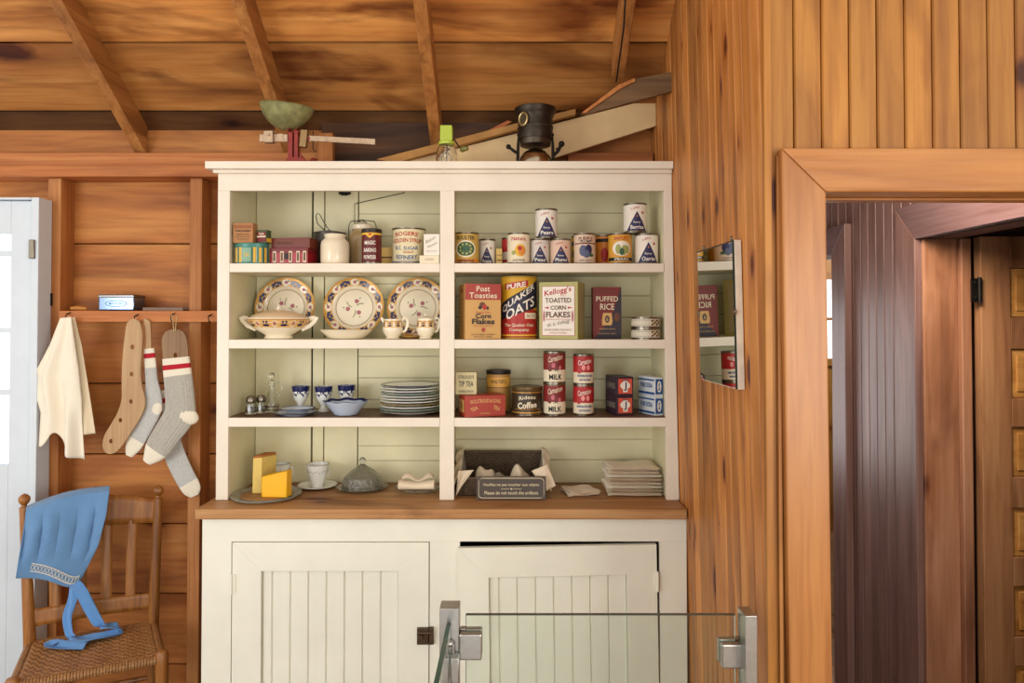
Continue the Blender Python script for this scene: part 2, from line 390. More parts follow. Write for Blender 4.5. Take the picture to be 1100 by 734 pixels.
trim(MB().box(at(346, 0, 2.70).x, 2.70, zp + .003, at(556, 0, 2.70).x, YW - .001, at(0, 129, 2.70).z, 0, .1), wood('sooty_board', (58, 36, 20), (88, 56, 30), (116, 78, 46), 0, .7, .4, .8, .1, 12, normal=1))
# right wall: vertical tongue-and-groove boards
YN = 1.48
mb = MB(); y = 2.80
while y > YN + .01:
    y2 = max(y - random.choice([.052, .056, .06]), YN)
    if y2 - YN < .02: y2 = YN
    t = random.random(); top = cz((y + y2) / 2) + .02
    g = .0012; c = .004
    def X(z, d): return wx(z) + d
    prof = [(y - g, c), (y - g - c, 0), (y2 + g + c, 0), (y2 + g, c), (y2 + g, .02), (y - g, .02)]
    vs = [(X(0, d), yy_, 0) for yy_, d in prof] + [(X(top, d), yy_, top) for yy_, d in prof]; n = 6
    mb.add(vs, [tuple(range(n)), tuple(range(2 * n - 1, n - 1, -1))] + [(i, (i + 1) % n, n + (i + 1) % n, n + i) for i in range(n)], 0, t)
    y = y2
mb.add([(wx(0) + .021, 2.8, 0), (wx(0) + .021, YN + .03, 0), (wx(3) + .021, YN + .03, 3), (wx(3) + .021, 2.8, 2.2),
        (wx(0) + .03, 2.8, 0), (wx(0) + .03, YN + .03, 0), (wx(3) + .03, YN + .03, 3), (wx(3) + .03, 2.8, 2.2)],
       [(0, 1, 2, 3), (4, 5, 6, 7), (0, 1, 5, 4), (1, 2, 6, 5), (2, 3, 7, 6), (3, 0, 4, 7)], 1)
struct(mb.build('wall_right', [W_RIGHT, DARKGAP], smooth=False))
# upper lining board on the right wall beside the hutch with a sloping lower end
mb = MB()
pa = [(2.62, at(0, 207, 2.4).z + .22), (2.62, 2.2), (2.2, 2.2)]
# partition wall facing the camera with door opening
XO0 = at(888, 345, 1.47).x; XO1 = XO0 + .66; ZO = at(900, 207, 1.47).z
mb = MB(); x = wx(2.0) - .004; xs = [x, at(853, 80, 1.48).x]
while xs[-1] < 2.2: xs.append(xs[-1] + .0592)
for a, b in zip(xs[:-1], xs[1:]):
    t = random.random(); z0_ = 0 if (b < XO0 + .02 or a > XO1 - .02) else ZO + .01
    vs = [(a + .001, 1.484, z0_), (a + .004, 1.48, z0_), (b - .004, 1.48, z0_), (b - .001, 1.484, z0_), (b - .001, 1.5, z0_), (a + .001, 1.5, z0_)]
    vs += [(p[0], p[1], 3.1) for p in vs]; n = 6
    mb.add(vs, [tuple(range(n)), tuple(range(2 * n - 1, n - 1, -1))] + [(i, (i + 1) % n, n + (i + 1) % n, n + i) for i in range(n)], 0, t)
mb.box(.60, 1.501, 0, XO0, 1.6, 3.1, 1); mb.box(XO1, 1.501, 0, 3.4, 1.6, 3.1, 1); mb.box(XO0, 1.501, ZO + .018, XO1, 1.6, 3.1, 1)
struct(mb.build('wall_partition', [W_PART, W_HALL], smooth=False))
mb = MB().box(wx(2.2) - .012, 1.468, 0, wx(2.2) + .004, 1.482, 3.0, 0, .9)
trim(mb, W_PART)
trim(MB().box(wx(1.5) + .001, 1.4705, 0, at(840, 345, 1.47).x, 1.479, ZO + .08, 0, .1), W_RIGHT)
# casing round the opening
a0 = at(838, 160, 1.462); a1 = at(847, 734, 1.462); b0 = at(886, 207, 1.462); b1 = at(893, 734, 1.462)
def ext(p, q, z): t = (z - p.z) / (q.z - p.z); return p.x + (q.x - p.x) * t
mb = MB().prism([(ext(a0, a1, .0), 0), (ext(b0, b1, 0), 0), (b0.x, b0.z), (a0.x, a0.z)], 1.455, 1.4795, 'xz', 0, .6)
trim(mb, W_CASE, .004)
mb = MB().prism([(a0.x, a0.z + .0005), (b0.x, b0.z + .0005), (XO1, b0.z), (XO1 + .09, a0.z)], 1.455, 1.4795, 'xz', 0, .8)
trim(mb, W_CASEH, .004)
mb = MB().prism([(XO1, 0), (XO1 + .09, 0), (XO1 + .09, a0.z - .0005), (XO1, b0.z - .0005)], 1.455, 1.4795, 'xz', 0, .5)
trim(mb, W_CASE, .004)
mb = MB().box(XO0 - .0, 1.484, ZO - .0, XO1, 1.6, ZO + .016, 0, .7); mb.box(XO0 + .01, 1.53, ZO - .006, XO1, 1.55, ZO, 0, .2)
trim(mb, W_CASEH, .002)
# hallway wall (plane X = 1.35) with two doorways
HX = 1.35; HT = .11
def hy(px): return HX * F / (px - 550)
yA = (HX - .022) * F / 433; ZH = EYE + (345 - 257) * yA / F; yA0 = 1.62
yB = (HX - .03) * F / 343.2; yB1 = yB + .75; yC0 = (HX - .022) * F / 412; CASE_T = EYE + .29 * HX
mb = MB(); ys = [1.6]
yv = yA; seg_edges = []
y = yB + .001
def hallboards(ya, yb, z0, z1):
    n_ = max(1, round((yb - ya) / .055)); st = (yb - ya) / n_
    for i in range(n_):
        t = random.random(); p, q = ya + i * st, ya + (i + 1) * st
        mb.prism([(p + .0022, .002), (p + .0036, 0), (q - .0036, 0), (q - .0022, .002), (q - .0022, .018), (p + .0022, .018)], z0, z1, 'xy', 0, t, Matrix(((0, 1, 0, HX), (1, 0, 0, 0), (0, 0, 1, 0), (0, 0, 0, 1))))
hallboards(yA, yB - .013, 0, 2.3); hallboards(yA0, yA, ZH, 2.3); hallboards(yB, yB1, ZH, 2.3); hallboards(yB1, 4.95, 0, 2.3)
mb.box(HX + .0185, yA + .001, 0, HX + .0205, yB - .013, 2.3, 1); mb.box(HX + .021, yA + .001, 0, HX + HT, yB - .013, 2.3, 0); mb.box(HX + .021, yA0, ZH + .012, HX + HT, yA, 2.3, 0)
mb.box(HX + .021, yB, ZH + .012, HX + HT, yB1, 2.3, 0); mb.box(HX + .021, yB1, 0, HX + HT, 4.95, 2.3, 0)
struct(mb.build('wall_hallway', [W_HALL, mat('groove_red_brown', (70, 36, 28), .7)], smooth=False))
CW = yC0 - yA
def hcase(ya, yb, z0, z1, mt, mit=None):
    trim(MB().box(HX - .022, ya, z0, HX - .001, yb, z1, 0, random.random()), mt, .003)
PYZ = Matrix(((1, 0, 0, 0), (0, 1, 0, 0), (0, 0, 1, 0), (0, 0, 0, 1)))
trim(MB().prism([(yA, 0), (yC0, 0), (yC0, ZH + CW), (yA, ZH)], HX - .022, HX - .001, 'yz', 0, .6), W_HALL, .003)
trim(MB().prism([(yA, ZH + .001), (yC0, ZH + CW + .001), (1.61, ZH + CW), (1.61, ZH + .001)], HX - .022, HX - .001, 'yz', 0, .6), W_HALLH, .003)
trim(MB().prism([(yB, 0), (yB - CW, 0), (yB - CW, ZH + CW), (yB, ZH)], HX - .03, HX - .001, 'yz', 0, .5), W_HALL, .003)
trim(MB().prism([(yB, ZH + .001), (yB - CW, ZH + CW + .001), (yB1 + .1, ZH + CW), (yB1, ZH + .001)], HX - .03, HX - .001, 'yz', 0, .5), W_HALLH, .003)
# jambs (the far one faces the camera)
mb = MB().box(HX - .001, yA - .012, 0, HX + HT + .001, yA, ZH, 0, .55)
trim(mb, W_JAMB, .002)
trim(MB().box(HX + HT + .002, yA - .03, 0, HX + HT + .036, yA - .0, ZH, 0, .3), W_JAMB, .004)
trim(MB().box(HX - .001, yA0, ZH, HX + HT + .001, yA - .013, ZH + .011, 0, .3), W_HALLH, .002)
trim(MB().box(HX - .0005, yB - .0125, 0, HX + HT + .001, yB, ZH, 0, .5), W_JAMB, .002)
# other room behind the open panelled door
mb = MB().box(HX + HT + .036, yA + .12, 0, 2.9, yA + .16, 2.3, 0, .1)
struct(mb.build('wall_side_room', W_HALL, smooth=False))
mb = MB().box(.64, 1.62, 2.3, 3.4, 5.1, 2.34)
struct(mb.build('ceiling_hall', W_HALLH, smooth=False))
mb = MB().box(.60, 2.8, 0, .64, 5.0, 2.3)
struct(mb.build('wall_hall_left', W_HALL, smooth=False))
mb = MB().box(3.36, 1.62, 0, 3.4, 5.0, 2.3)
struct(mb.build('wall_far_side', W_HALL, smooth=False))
# far wall with window
mb = MB(); YF_ = 5.0; wx0, wx1, wz0, wz1 = 2.0, 2.9, EYE - .27, EYE + .30
for (p, q, r_, s_) in ((.6, 0, wx0, 2.3), (wx1, 0, 3.4, 2.3), (wx0, 0, wx1, wz0), (wx0, wz1, wx1, 2.3)):
    mb.box(p, YF_, q, r_, YF_ + .08, s_, 0, .6)
struct(mb.build('wall_far', W_PART, smooth=False))
mb = MB()
mb.box(wx0 - .05, YF_ - .02, wz0 - .05, wx1 + .05, YF_ - .001, wz0); mb.box(wx0 - .05, YF_ - .02, wz1, wx1 + .05, YF_ - .001, wz1 + .05)
mb.box(wx0 - .05, YF_ - .02, wz0, wx0, YF_ - .001, wz1); mb.box(wx1, YF_ - .02, wz0, wx1 + .05, YF_ - .001, wz1)
mb.box(wx0, YF_ + .02, (wz0 + wz1) / 2 - .01, wx1, YF_ + .04, (wz0 + wz1) / 2 + .01); mb.box((wx0 + wx1) / 2 - .01, YF_ + .02, wz0, (wx0 + wx1) / 2 + .01, YF_ + .04, wz1)
wn = struct(mb.build('window_1', W_PART, smooth=False))
MB().box(wx0, YF_ + .028, wz0, wx1, YF_ + .032, wz1).build('pane', GLASS, wn, smooth=False)
DAY = bpy.data.materials.new('daylight_sky'); DAY.use_nodes = True; nb = DAY.node_tree.nodes['Principled BSDF']
nb.inputs['Base Color'].default_value = (.8, .9, 1, 1); nb.inputs['Emission Color'].default_value = (.86, .93, 1, 1); nb.inputs['Emission Strength'].default_value = 1.5
struct(MB().box(1.0, 5.6, -.1, 4.2, 5.62, 3.2).build('sky_outside', DAY, smooth=False))
# hall door, open, horizontal panels
dy = yA - .04
hd = struct(bpy.data.objects.new('door_2', None)); C.objects.link(hd)
dx0 = at(1054, 345, dy).x; dx1 = dx0 + .7; sx = at(1086, 345, dy).x
mb = MB(); zt = at(1060, 254, dy).z
pan = []
mb.box(dx0, dy, .02, sx, dy + .035, zt, 0, .5); mb.box(dx1 - .1, dy, .02, dx1, dy + .035, zt, 0, .4)
pz = [(288, 341), (375, 428), (459, 513), (546, 599), (630, 685), (716, 770), (800, 856)]
last = zt
for a, b in pz:
    za, zb = at(1092, a, dy).z, at(1092, b, dy).z
    mb.box(sx, dy, za, dx1 - .1, dy + .035, last, 0, .3 + .4 * random.random()); last = zb; pan.append((zb, za))
mb.box(sx, dy, .02, dx1 - .1, dy + .035, last, 0, .5)
mb.build('door_frame', W_DOOR, hd, smooth=False, bevel=.002)
for zb, za in pan:
    p = MB().box(sx + .001, dy + .008, zb + .001, dx1 - .101, dy + .028, za - .001, 0, random.random())
    p.box(sx + .02, dy + .004, zb + .02, dx1 - .12, dy + .01, za - .02, 0, .7)
    p.build('panel', W_DOORP, hd, smooth=False, bevel=.003)
hz = at(1043, 312, dy).z
p = MB().box(dx0 - .037, dy - .012, hz - .038, dx0 - .003, dy - .005, hz + .038); p.tube([(dx0 - .012, dy - .012, hz - .042), (dx0 - .012, dy - .012, hz + .042)], .006)
for dz in (-.025, .025): p.sphere((dx0 - .026, dy - .013, hz + dz), .004)
p.build('hinge', BLACKM, hd)
# left white door with glazing and its frame
YD = 2.58
d1 = struct(bpy.data.objects.new('door_1', None)); C.objects.link(d1)
xr = at(34, 400, YD).x; zt = at(20, 216, YD).z; xl = xr - .8
mb = MB(); gx = at(10, 400, YD).x; mun = [300 + 69 * i for i in range(-1, 4)]
mb.box(gx, YD, .05, xr, YD + .035, zt); mb.box(xl, YD, .05, xl + .09, YD + .035, zt)
mb.box(xl + .09, YD, zt - .12, gx, YD + .035, zt); zb_ = at(0, 500, YD).z
mb.box(xl + .09, YD, .05, gx, YD + .035, zb_)
for pyv in (272, 355, 422): zz = at(0, pyv, YD).z; mb.box(xl + .09, YD + .006, zz - .01, gx, YD + .03, zz + .01)
for k in (1, 2): xx = xl + .09 + k * (gx - xl - .09) / 3; mb.box(xx - .01, YD + .006, zb_, xx + .01, YD + .03, zt - .12)
mb.box(xl + .14, YD - .003, .15, gx - .05, YD + .001, zb_ - .12)
mb.build('door_frame', WHITE_DOOR, d1, smooth=False, bevel=.002)
MB().box(xl + .09, YD + .016, zb_, gx, YD + .02, zt - .12).build('pane', GLASS, d1, smooth=False)
struct(MB().box(xl - .2, YD + .1, zb_ - .1, gx + .02, YD + .11, zt).build('sky_outside_door', DAY, smooth=False))
xj = at(46.5, 400, 2.60).x
mb = MB().box(xr + .002, 2.565, 0, xj, 2.64, at(40, 212, 2.565).z); mb.box(xl - .05, 2.565, zt + .003, xr + .001, 2.64, at(20, 212, 2.565).z)
trim(mb, WHITE_DOOR, .002)
q = at(34.5, 268, 2.565)
MB().box(q.x - .008, 2.556, q.z - .035, q.x + .012, 2.566, q.z + .035).build('hinge', TIN, d1, bevel=.002)
q = at(50.5, 322, 2.644)
mb = MB().box(q.x - .022, 2.634, q.z - .024, q.x + .022, 2.6445, q.z + .024); mb.lathe([(.012, 0), (.012, .006), (.009, .009)], 20, m=1, M=Matrix.Translation((q.x + .001, 2.634, q.z)) @ Matrix.Rotation(PI / 2, 4, 'X'))
tag(mb.build('latch_plate', [BLACKM, TIN], bevel=.002), 'small black latch plate with a round metal button on the stud by the white door', 'latch')

# ================================================================== HUTCH, WORKTOP, CABINET
YH = 2.38; YB = 2.64
zs = [at(350, 283, YH).z, at(350, 365, YH).z, at(350, 449, YH).z]; ZC = EYE - .609
S1, S2, S3 = zs
hut = thing('shelf_hutch', 'tall cream painted open shelf hutch holding tins and china', 'shelf unit', (0, 0, 0))
xL = at(233, 345, YH).x; xLi = at(246, 345, YH).x; xD0 = at(472.5, 345, YH).x; xD1 = at(488, 345, YH).x
xRi = at(713, 200, YH).x; ztopH = at(400, 183, YH).z; zfr = at(400, 205, YH).z
st = .021
def xRo(z): return wx(z) - .003
mb = MB(); mb.box(xL, YH, ZC + .001, xLi, YH + st, zfr); mb.box(xL, YH, zfr, xRo(zfr), YH + st, ztopH)
mb.box(xD0, YH, ZC + .001, xD1, YH + st, zfr)
mb.prism([(at(716, 537, YH).x, ZC + .001), (xRo(ZC), ZC + .001), (xRo(zfr), zfr), (xRi, zfr)], YH, YH + st, 'xz')
mb.build('face_frame', PAINT, hut, smooth=False, bevel=.0015)
crt = at(400, 173, 2.35).z
mb = MB().box(at(220, 173, 2.35).x, 2.35, at(400, 181, 2.35).z, wx(crt) - .002, YB + .01, crt)
mb.box(xL - .012, YH - .014, ztopH - .012, xRo(ztopH), YH - .0005, at(400, 181, 2.35).z)
mb.build('cornice', PAINT, hut, smooth=False, bevel=.002)
xiR = .530
MB().box(xL + .002, YH + st, ZC + .001, xLi - .006, YB + .012, ztopH).build('side_panel', INNER, hut, smooth=False)
MB().prism([(xiR, ZC + .001), (xRo(ZC), ZC + .001), (xRo(ztopH), ztopH), (xiR - .012, ztopH)], YH + st, YB + .012, 'xz').build('side_panel', INNER, hut, smooth=False)
MB().box(xD0 + .014, YH + st, ZC + .001, xD1 - .014, YB - .001, ztopH).build('divider', INNER, hut, smooth=False)
# back boards
def bk(mbx, x0, x1, z0, z1, t=.0): mbx.box(x0 + .0012, YB - t, z0 + .0010, x1 - .0012, YB + .011, z1 - .0010)
mb = MB(); X = lambda p: at(p, 345, YB).x
lx = xLi - .006; cx_ = (xD0 + xD1) / 2
bk(mb, lx, X(275), ZC, ztopH); bk(mb, X(275), X(334.6), ZC, ztopH); bk(mb, X(336.1), X(348), ZC, ztopH, .001); bk(mb, X(348.6), X(384.3), ZC, ztopH)
hz_ = [ZC] + sorted(at(430, p, YB).z for p in (230, 254, 305, 322, 383, 406, 429, 479, 495)) + [ztopH]
for a, b in zip(hz_[:-1], hz_[1:]): bk(mb, X(385), cx_ - .004, a, b, random.choice([0, .0015]))
hz2 = [ZC] + sorted(at(600, p, YB).z for p in (229, 251, 275, 318, 341, 384, 407, 430, 472, 494)) + [ztopH]
for a, b in zip(hz2[:-1], hz2[1:]): bk(mb, cx_ + .004, xiR + .001, a, b, random.choice([0, .0015]))
mb.box(lx, YB + .0111, ZC, xiR, YB + .014, ztopH, 1)
mb.build('back_panel', [INNER, DARKGAP], hut, smooth=False)
for zz in zs:
    th = S(9.5, YH)
    for a, b in ((xLi - .0055, xD0 + .0135), (xD1 - .0135, xiR - .001)):
        mb = MB().box(a, YH + st + .0005, zz - th, b, YB - .003, zz, 0)
        fa, fb = (xLi + .0005, xD0 - .0005) if b < 0 else (xD1 + .0005, at(713.5 + (S1 - zz) * 4, 345, YH).x)
        mb.box(fa, YH - .001, zz - th, fb, YH + st + .0003, zz, 1)
        if zz == S3: mb.box(a + .001, YH + .003, zz, b - .001, YB - .004, zz + .0012, 2)
        mb.build('shelf', [CREAMIN, PAINT, W_SHELF], hut, smooth=False, bevel=.001)
S3 += .0012
S1 += .0007; S2 += .0007; S3 += .0007; ZC += .0006
ZC -= .0006
# worktop
YT = 2.27
wt = MB().box(at(209, 556, YT).x, YT, ZC - .034, wx(ZC) - .003, YT + .13, ZC - .0005, 0, .8)
wt.box(at(209, 556, YT).x, YT + .1305, ZC - .034, wx(ZC) - .003, YB + .015, ZC - .0005, 0, .4)
tag(wt.build('worktop', W_TOP, bevel=.004), 'long worn brown wooden worktop between the shelves and the lower cabinet', 'worktop')
# lower cabinet
YC = 2.295; bc = thing('base_cabinet', 'wide cream painted lower cabinet with two beadboard doors', 'cabinet', (0, 0, 0))
cx0 = at(217, 600, YC).x; cx1 = wx(.5) - .008; zct = ZC - .035
dl = (249.5, 461, 582.5); dr = (495, 707, 584)
def zy(p): return at(400, p, YC).z
mb = MB(); zd = zy(582.0); XX = lambda p: at(p, 600, YC).x
mb.box(cx0, YC, .0, XX(248.5), YC + .02, zd); mb.box(XX(461.5), YC, 0, XX(494), YC + .02, zd); mb.box(XX(708.5), YC, 0, cx1, YC + .02, zd)
mb.box(cx0, YC, zd, cx1, YC + .02, zct)
mb.box(XX(248.5), YC, 0, XX(461.5), YC + .02, .07); mb.box(XX(494), YC, 0, XX(708.5), YC + .02, .07)
mb.build('face_frame', PAINT_LOW, bc, smooth=False, bevel=.001)
mb = MB(); mb.box(cx0, YC + .02, 0, cx0 + .018, YB, zct); mb.box(cx1 - .018, YC + .02, 0, cx1, YB, zct); mb.box(cx0, YB - .01, 0, cx1, YB, zct)
mb.box(cx0 + .018, YC + .02, .05, cx1 - .018, YB - .01, .07)
mb.build('carcass', DARKGAP, bc, smooth=False)
def cdoor(x0, x1, z0, z1, pl, pr, pt, hinge_left, rot=0, roll=0):
    hx = x0 if hinge_left else x1
    d = MB(); y0, y1 = -.004, .016; pb = z0 + .16
    x0 -= hx; x1 -= hx; pl -= hx; pr -= hx
    d.prism([(x0, z0), (pl, pb), (pl, pt), (x0, z1)], y0, y1, 'xz'); d.prism([(x1, z0), (x1, z1), (pr, pt), (pr, pb)], y0, y1, 'xz')
    d.prism([(x0, z1), (pl, pt), (pr, pt), (x1, z1)], y0, y1, 'xz'); d.prism([(x0, z0), (x1, z0), (pr, pb), (pl, pb)], y0, y1, 'xz')
    o = d.build('door', PAINT_LOW, bc, smooth=False, bevel=.0008)
    b = MB(); n_ = 8; off = .012; st_ = (pr - pl) / 7.55
    xx = pl - .03 * 0; k = 0
    edges_ = [pl] + [pl + (.55 if True else 0) * st_ + st_ * i for i in range(0, 7)] + [pr]
    for a, c in zip(edges_[:-1], edges_[1:]):
        w_ = c - a
        b.prism([(a + .0008, .0125), (a + .0035, .008), (c - .0035, .008), (c - .0008, .0125), (c - .0008, .015), (a + .0008, .015)], pb - .004, pt + .004, 'xy')
    b.box(pl - .004, .0151, pb - .01, pr + .004, .0159, pt + .01)
    b.build('beadboard_panel', PAINT_LOW, o, smooth=False)
    hzv = at(400, 620, YC).z + (-.012 if not hinge_left else -.02); s = 1 if hinge_left else -1
    for hz0 in (hzv, .2):
        hg = MB(); hg.tube([(-.001 * s, y0 - .004, hz0 - .032), (-.001 * s, y0 - .004, hz0 + .032)], .0042, 10)
        hg.box(min(0, .012 * s), y0 - .003, hz0 - .03, max(0, .012 * s), y0 + .001, hz0 + .03)
        hg.build('hinge', PAINT_LOW, o)
    o.location = (hx, YC, 0); o.rotation_euler = (0, roll, rot)
    return o
cdoor(XX(250), XX(460.7), .075, zy(582.7), XX(281), XX(428), zy(613.5), True)
dro = cdoor(XX(495.3), XX(708.2), .06, zy(584.5), XX(528), XX(676), zy(616.5), False, rot=math.radians(1.1), roll=math.radians(-.75))
dro.location.y -= .002; dro.location.z -= 0
# latch on the left door
q = at(457, 682, YC)
mb = MB().box(q.x - .026, YC - .014, q.z - .027, q.x + .012, YC - .0045, q.z + .027); mb.box(q.x + .014, YC - .014, q.z - .027, q.x + .028, YC - .0005, q.z + .027)
mb.tube([(q.x - .012, YC - .03, q.z), (q.x - .012, YC - .01, q.z)], [.008, .006], 12); mb.tube([(q.x - .02, YC - .016, q.z + .012), (q.x + .028, YC - .016, q.z + .012)], .004)
mb.build('latch', mat('dark_bronze', (92, 74, 58), .4, .7, var=.2, vscale=60), bc, bevel=.0015)

ZC += .0006; crt += .0008; RAILZ += .0006
# ================================================================== CONTAINERS
def can(label, pxl, pxr, pyt, zb, Y, items, lab=WPAP, name='food_can', cat='can', group=None, rot=0, lid=None, rim=True, zt=None, span=(0, 1), base=None, step=.22):
    cx = at((pxl + pxr) / 2, 345, Y); R = S((pxr - pxl) / 2, Y)
    H = (at(0, pyt, Y - R).z if zt is None else zt) - zb
    t = thing(name, label, cat, (cx.x, Y, zb), rot, group)
    r = R * .985; k = .0032
    MB().lathe([(r - .002, .0), (r + .0008, .0), (r + .0008, k), (r - .0006, k * 1.6), (r - .0006, H - k * 1.6), (r + .0008, H - k), (r + .0008, H), (r - .002, H), (r - .003, H - .003), (.0001, H - .0035)], 40, m=0).build('body', TIN if base is None else base, t)
    n = 40; z0, z1 = H * span[0] + k * 2 * (span[0] == 0), H * span[1] - k * 2 * (span[1] == 1)
    MB().lathe([(r - .0003, z0), (r + .0002, z0), (r + .0002, z1), (r - .0003, z1)], 40, cap=False).build('paper_label', lab, t)
    if items: decal('label_print', t, m_cyl(r + .0002, z1 - z0, z0), items, step=step, eps=.0002)
    if lid is not None:
        MB().lathe([(r + .0012, H - .012), (r + .0018, H - .011), (r + .0018, H + .001), (r + .0006, H + .0025), (r - .004, H + .0025), (r - .005, H + .001), (.0001, H + .001)], 40).build('lid', lid, t)
    return t
def tri_items(word, big=WPAP):
    return [P_([(-.92, .0), (.92, .0), (.0, .74)], TRI), T_('Libby', -.15, .86, .75, .12, RED, 0, .12), P_([(.42, .62), (.42, .75), (.68, .68)], RED),
            T_('Fancy', 0, .31, .60, .10, WPAP, .01), T_(word, .02, .13, 1.15, .15, WPAP, .02), E_(0, .55, .05, .035, ORG)]
G1 = 'cans on the top shelf, right side'
def CS_(*a, **k): return can(*a, group=G1, **k)
CS_('dark green and yellow can with leafy picture, leftmost on the top right shelf', 487.5, 514.5, 249, S1, 2.46,
    [R_(-1.6, 0, 1.6, .12, ORG), T_('BOULTER', 0, .86, 1.5, .14, BLK, .02), E_(0, .47, .85, .30, CREAM), E_(0, .47, .72, .25, GRN)] +
    [E_(.45 * math.cos(a), .47 + .17 * math.sin(a), .10, .045, LGRN) for a in [i * .7 for i in range(9)]] + [T_('ASPARAGUS', 0, .06, 1.3, .08, BLK)], lab=mat('ochre_label', (196, 160, 78), .5))
CS_('short white can with indigo triangle between the leafy can and the peach can', 514.5, 532, 256.5, S1, 2.53, tri_items('Prunes'))
CS_('can half hidden behind the peach can, red and white edge showing', 539, 556, 255, S1, 2.55, [R_(-1.6, .5, -.2, 1, RED), R_(-1.6, .1, 0, .2, RED)])
def fruit(title, c1, parts, sub): return [T_(title, 0, .84, 1.35, .15, c1, .02, 0, .01)] + parts + [T_(sub, 0, .07, 1.1, .07, BLK, .01)]
CS_('white can with red title and a peach picture, right of the narrow crate', 545, 569, 249.5, S1, 2.45,
    fruit('Nature', RED, [E_(.15, .42, .5, .22, YEL), E_(.28, .40, .32, .17, ORG), E_(.1, .5, .2, .08, RED), E_(-.45, .34, .2, .08, LGRN)], 'CHOICE PEACHES'), lab=CREAM)
CS_('white can with indigo triangle directly under the left stacked can', 569.5, 590, 256, S1, 2.47, tri_items('Peas'), lab=mat('greyish_label', (214, 206, 196), .5))
CS_('pinkish can with indigo triangle just right of the stacked can', 591, 613, 256, S1, 2.47, tri_items('Plums'), lab=mat('pinkish_label', (222, 190, 168), .5))
CS_('yellow and black can peeking out left of the plum can', 614, 632, 253, S1, 2.56, [R_(-1.3, .7, .3, .85, BLK), E_(-.8, .4, .3, .15, BLK)], lab=YEL)
CS_('can with picture of dark plums under a red heading', 616.5, 640, 250, S1, 2.46,
    fruit('PURPLE', DRED, [R_(-1.2, .66, 1.2, .7, DRED), T_('PLUMS', 0, .75, 1, .08, BLK), E_(-.25, .42, .35, .2, PURP), E_(.25, .45, .33, .19, TRI), E_(.05, .3, .3, .14, PURP), E_(.5, .26, .25, .06, GRN)], 'FANCY QUALITY'), lab=mat('warm_label', (220, 196, 172), .5))
CS_('orange can with red fruit, half hidden behind the pear can', 639.5, 659, 252, S1, 2.55, [E_(-.1, .35, .4, .25, RED), R_(-1.5, .8, .6, .92, BLK)], lab=ORG)
CS_('yellow can with green pears in a white oval', 653.5, 679, 250, S1, 2.455,
    [T_('BARTLETT', 0, .87, 1.3, .12, RED, .02), E_(0, .5, .82, .27, WPAP), E_(-.3, .47, .24, .18, LGRN), E_(.2, .44, .24, .18, LGRN), E_(.0, .38, .2, .13, GRN), E_(.45, .46, .2, .15, LGRN), R_(-1.3, .05, 1.3, .17, BLK), T_('PEARS', 0, .11, 1.2, .08, WPAP)], lab=mat('amber_label', (218, 160, 56), .5))
CS_('white can with indigo triangle at the far right of the top shelf', 682, 707, 250.5, S1, 2.455, tri_items('Cherries'))
c1 = at(0, 256, 2.45).z
zc_a = max(o.location.z for o in [hut]) if False else None
H18 = at(0, 256, 2.47 - S(10.5, 2.47)).z + .0008
can('white can with indigo triangle stacked in the middle of the top shelf', 575, 599, 223.5, H18 + .0004, 2.47, tri_items('Pears'), group=G1)
H24 = at(0, 250, 2.455 - S(12.75, 2.455)).z + .0012
can('white can with indigo triangle stacked highest at the right end', 670, 695, 217.5, H24 + .0006, 2.455, tri_items('Berries'), group=G1)
def carton(label, pxl, pxr, pyt, zb, Y, depth, mtl, front=None, right=None, left=None, top=None, rz=0, name='carton', cat='box', group=None, bevel=.001, H=None, frontY=True, parts=None):
    """front face (before turning) spans pxl..pxr at depth Y"""
    a, b = at(pxl, 345, Y).x, at(pxr, 345, Y).x; W = (b - a) / max(math.cos(rz), .3); H = H or (at(0, pyt, Y).z - zb)
    t = thing(name, label, cat, ((a + b) / 2 + math.sin(-rz) * depth / 2 * -1 * -1, Y + depth / 2 * math.cos(rz), zb), rz, group)
    MB().box(-W / 2, -depth / 2, 0, W / 2, depth / 2, H).build('carton_body', mtl, t, smooth=False, bevel=bevel)
    if front: decal('front_print', t, m_front(W, depth, H), front)
    if right: decal('side_print', t, m_right(W, depth, H), right)
    if left: decal('side_print', t, m_left(W, depth, H), left)
    if top: decal('top_print', t, m_top(W, depth, H), top)
    return t, W, H
carton('thin pale yellow carton between two cans on the top right shelf', 533, 539.5, 267, S1, 2.5, .03, mat('straw_card', (214, 180, 104), .6), [R_(-.8, .3, .8, .36, BRN), R_(-.8, .6, .8, .64, BRN)])
# ---- top shelf left
TEAL = mat('teal_tin', (66, 124, 112), .35, .2)
c = at(269, 345, 2.415); zt1 = at(0, 260.5, 2.375).z
t = thing('oval_tin', 'teal oval tin with yellow stripes at the left end of the top shelf', 'tin', (c.x, 2.422, S1))
H = zt1 - S1; rx = .0575
MB().lathe([(1, 0), (1, H - .012)], 48, sx=rx, sy=.042).build('body', TEAL, t)
def mov(u, v, e): return ((rx + e) * math.sin(u), -(.042 + e) * math.cos(u), v * (H - .012))
its = []
for u in (-1.1, -.75, -.42, .42, .75, 1.1): its += [R_(u - .07, .06, u + .07, .94, YEL), R_(u + .09, .06, u + .12, .94, CREAM)]
its += [R_(-.25, .1, .25, .9, mat('pale_teal', (132, 168, 140), .4)), T_('TEA', 0, .5, .3, .2, YEL)]
decal('painted_stripes', t, mov, its, step=.1)
MB().lathe([(1.015, H - .013), (1.02, H - .012), (1.02, H - .002), (.98, H), (.0001, H)], 48, sx=rx, sy=.042).build('lid', TEAL, t)
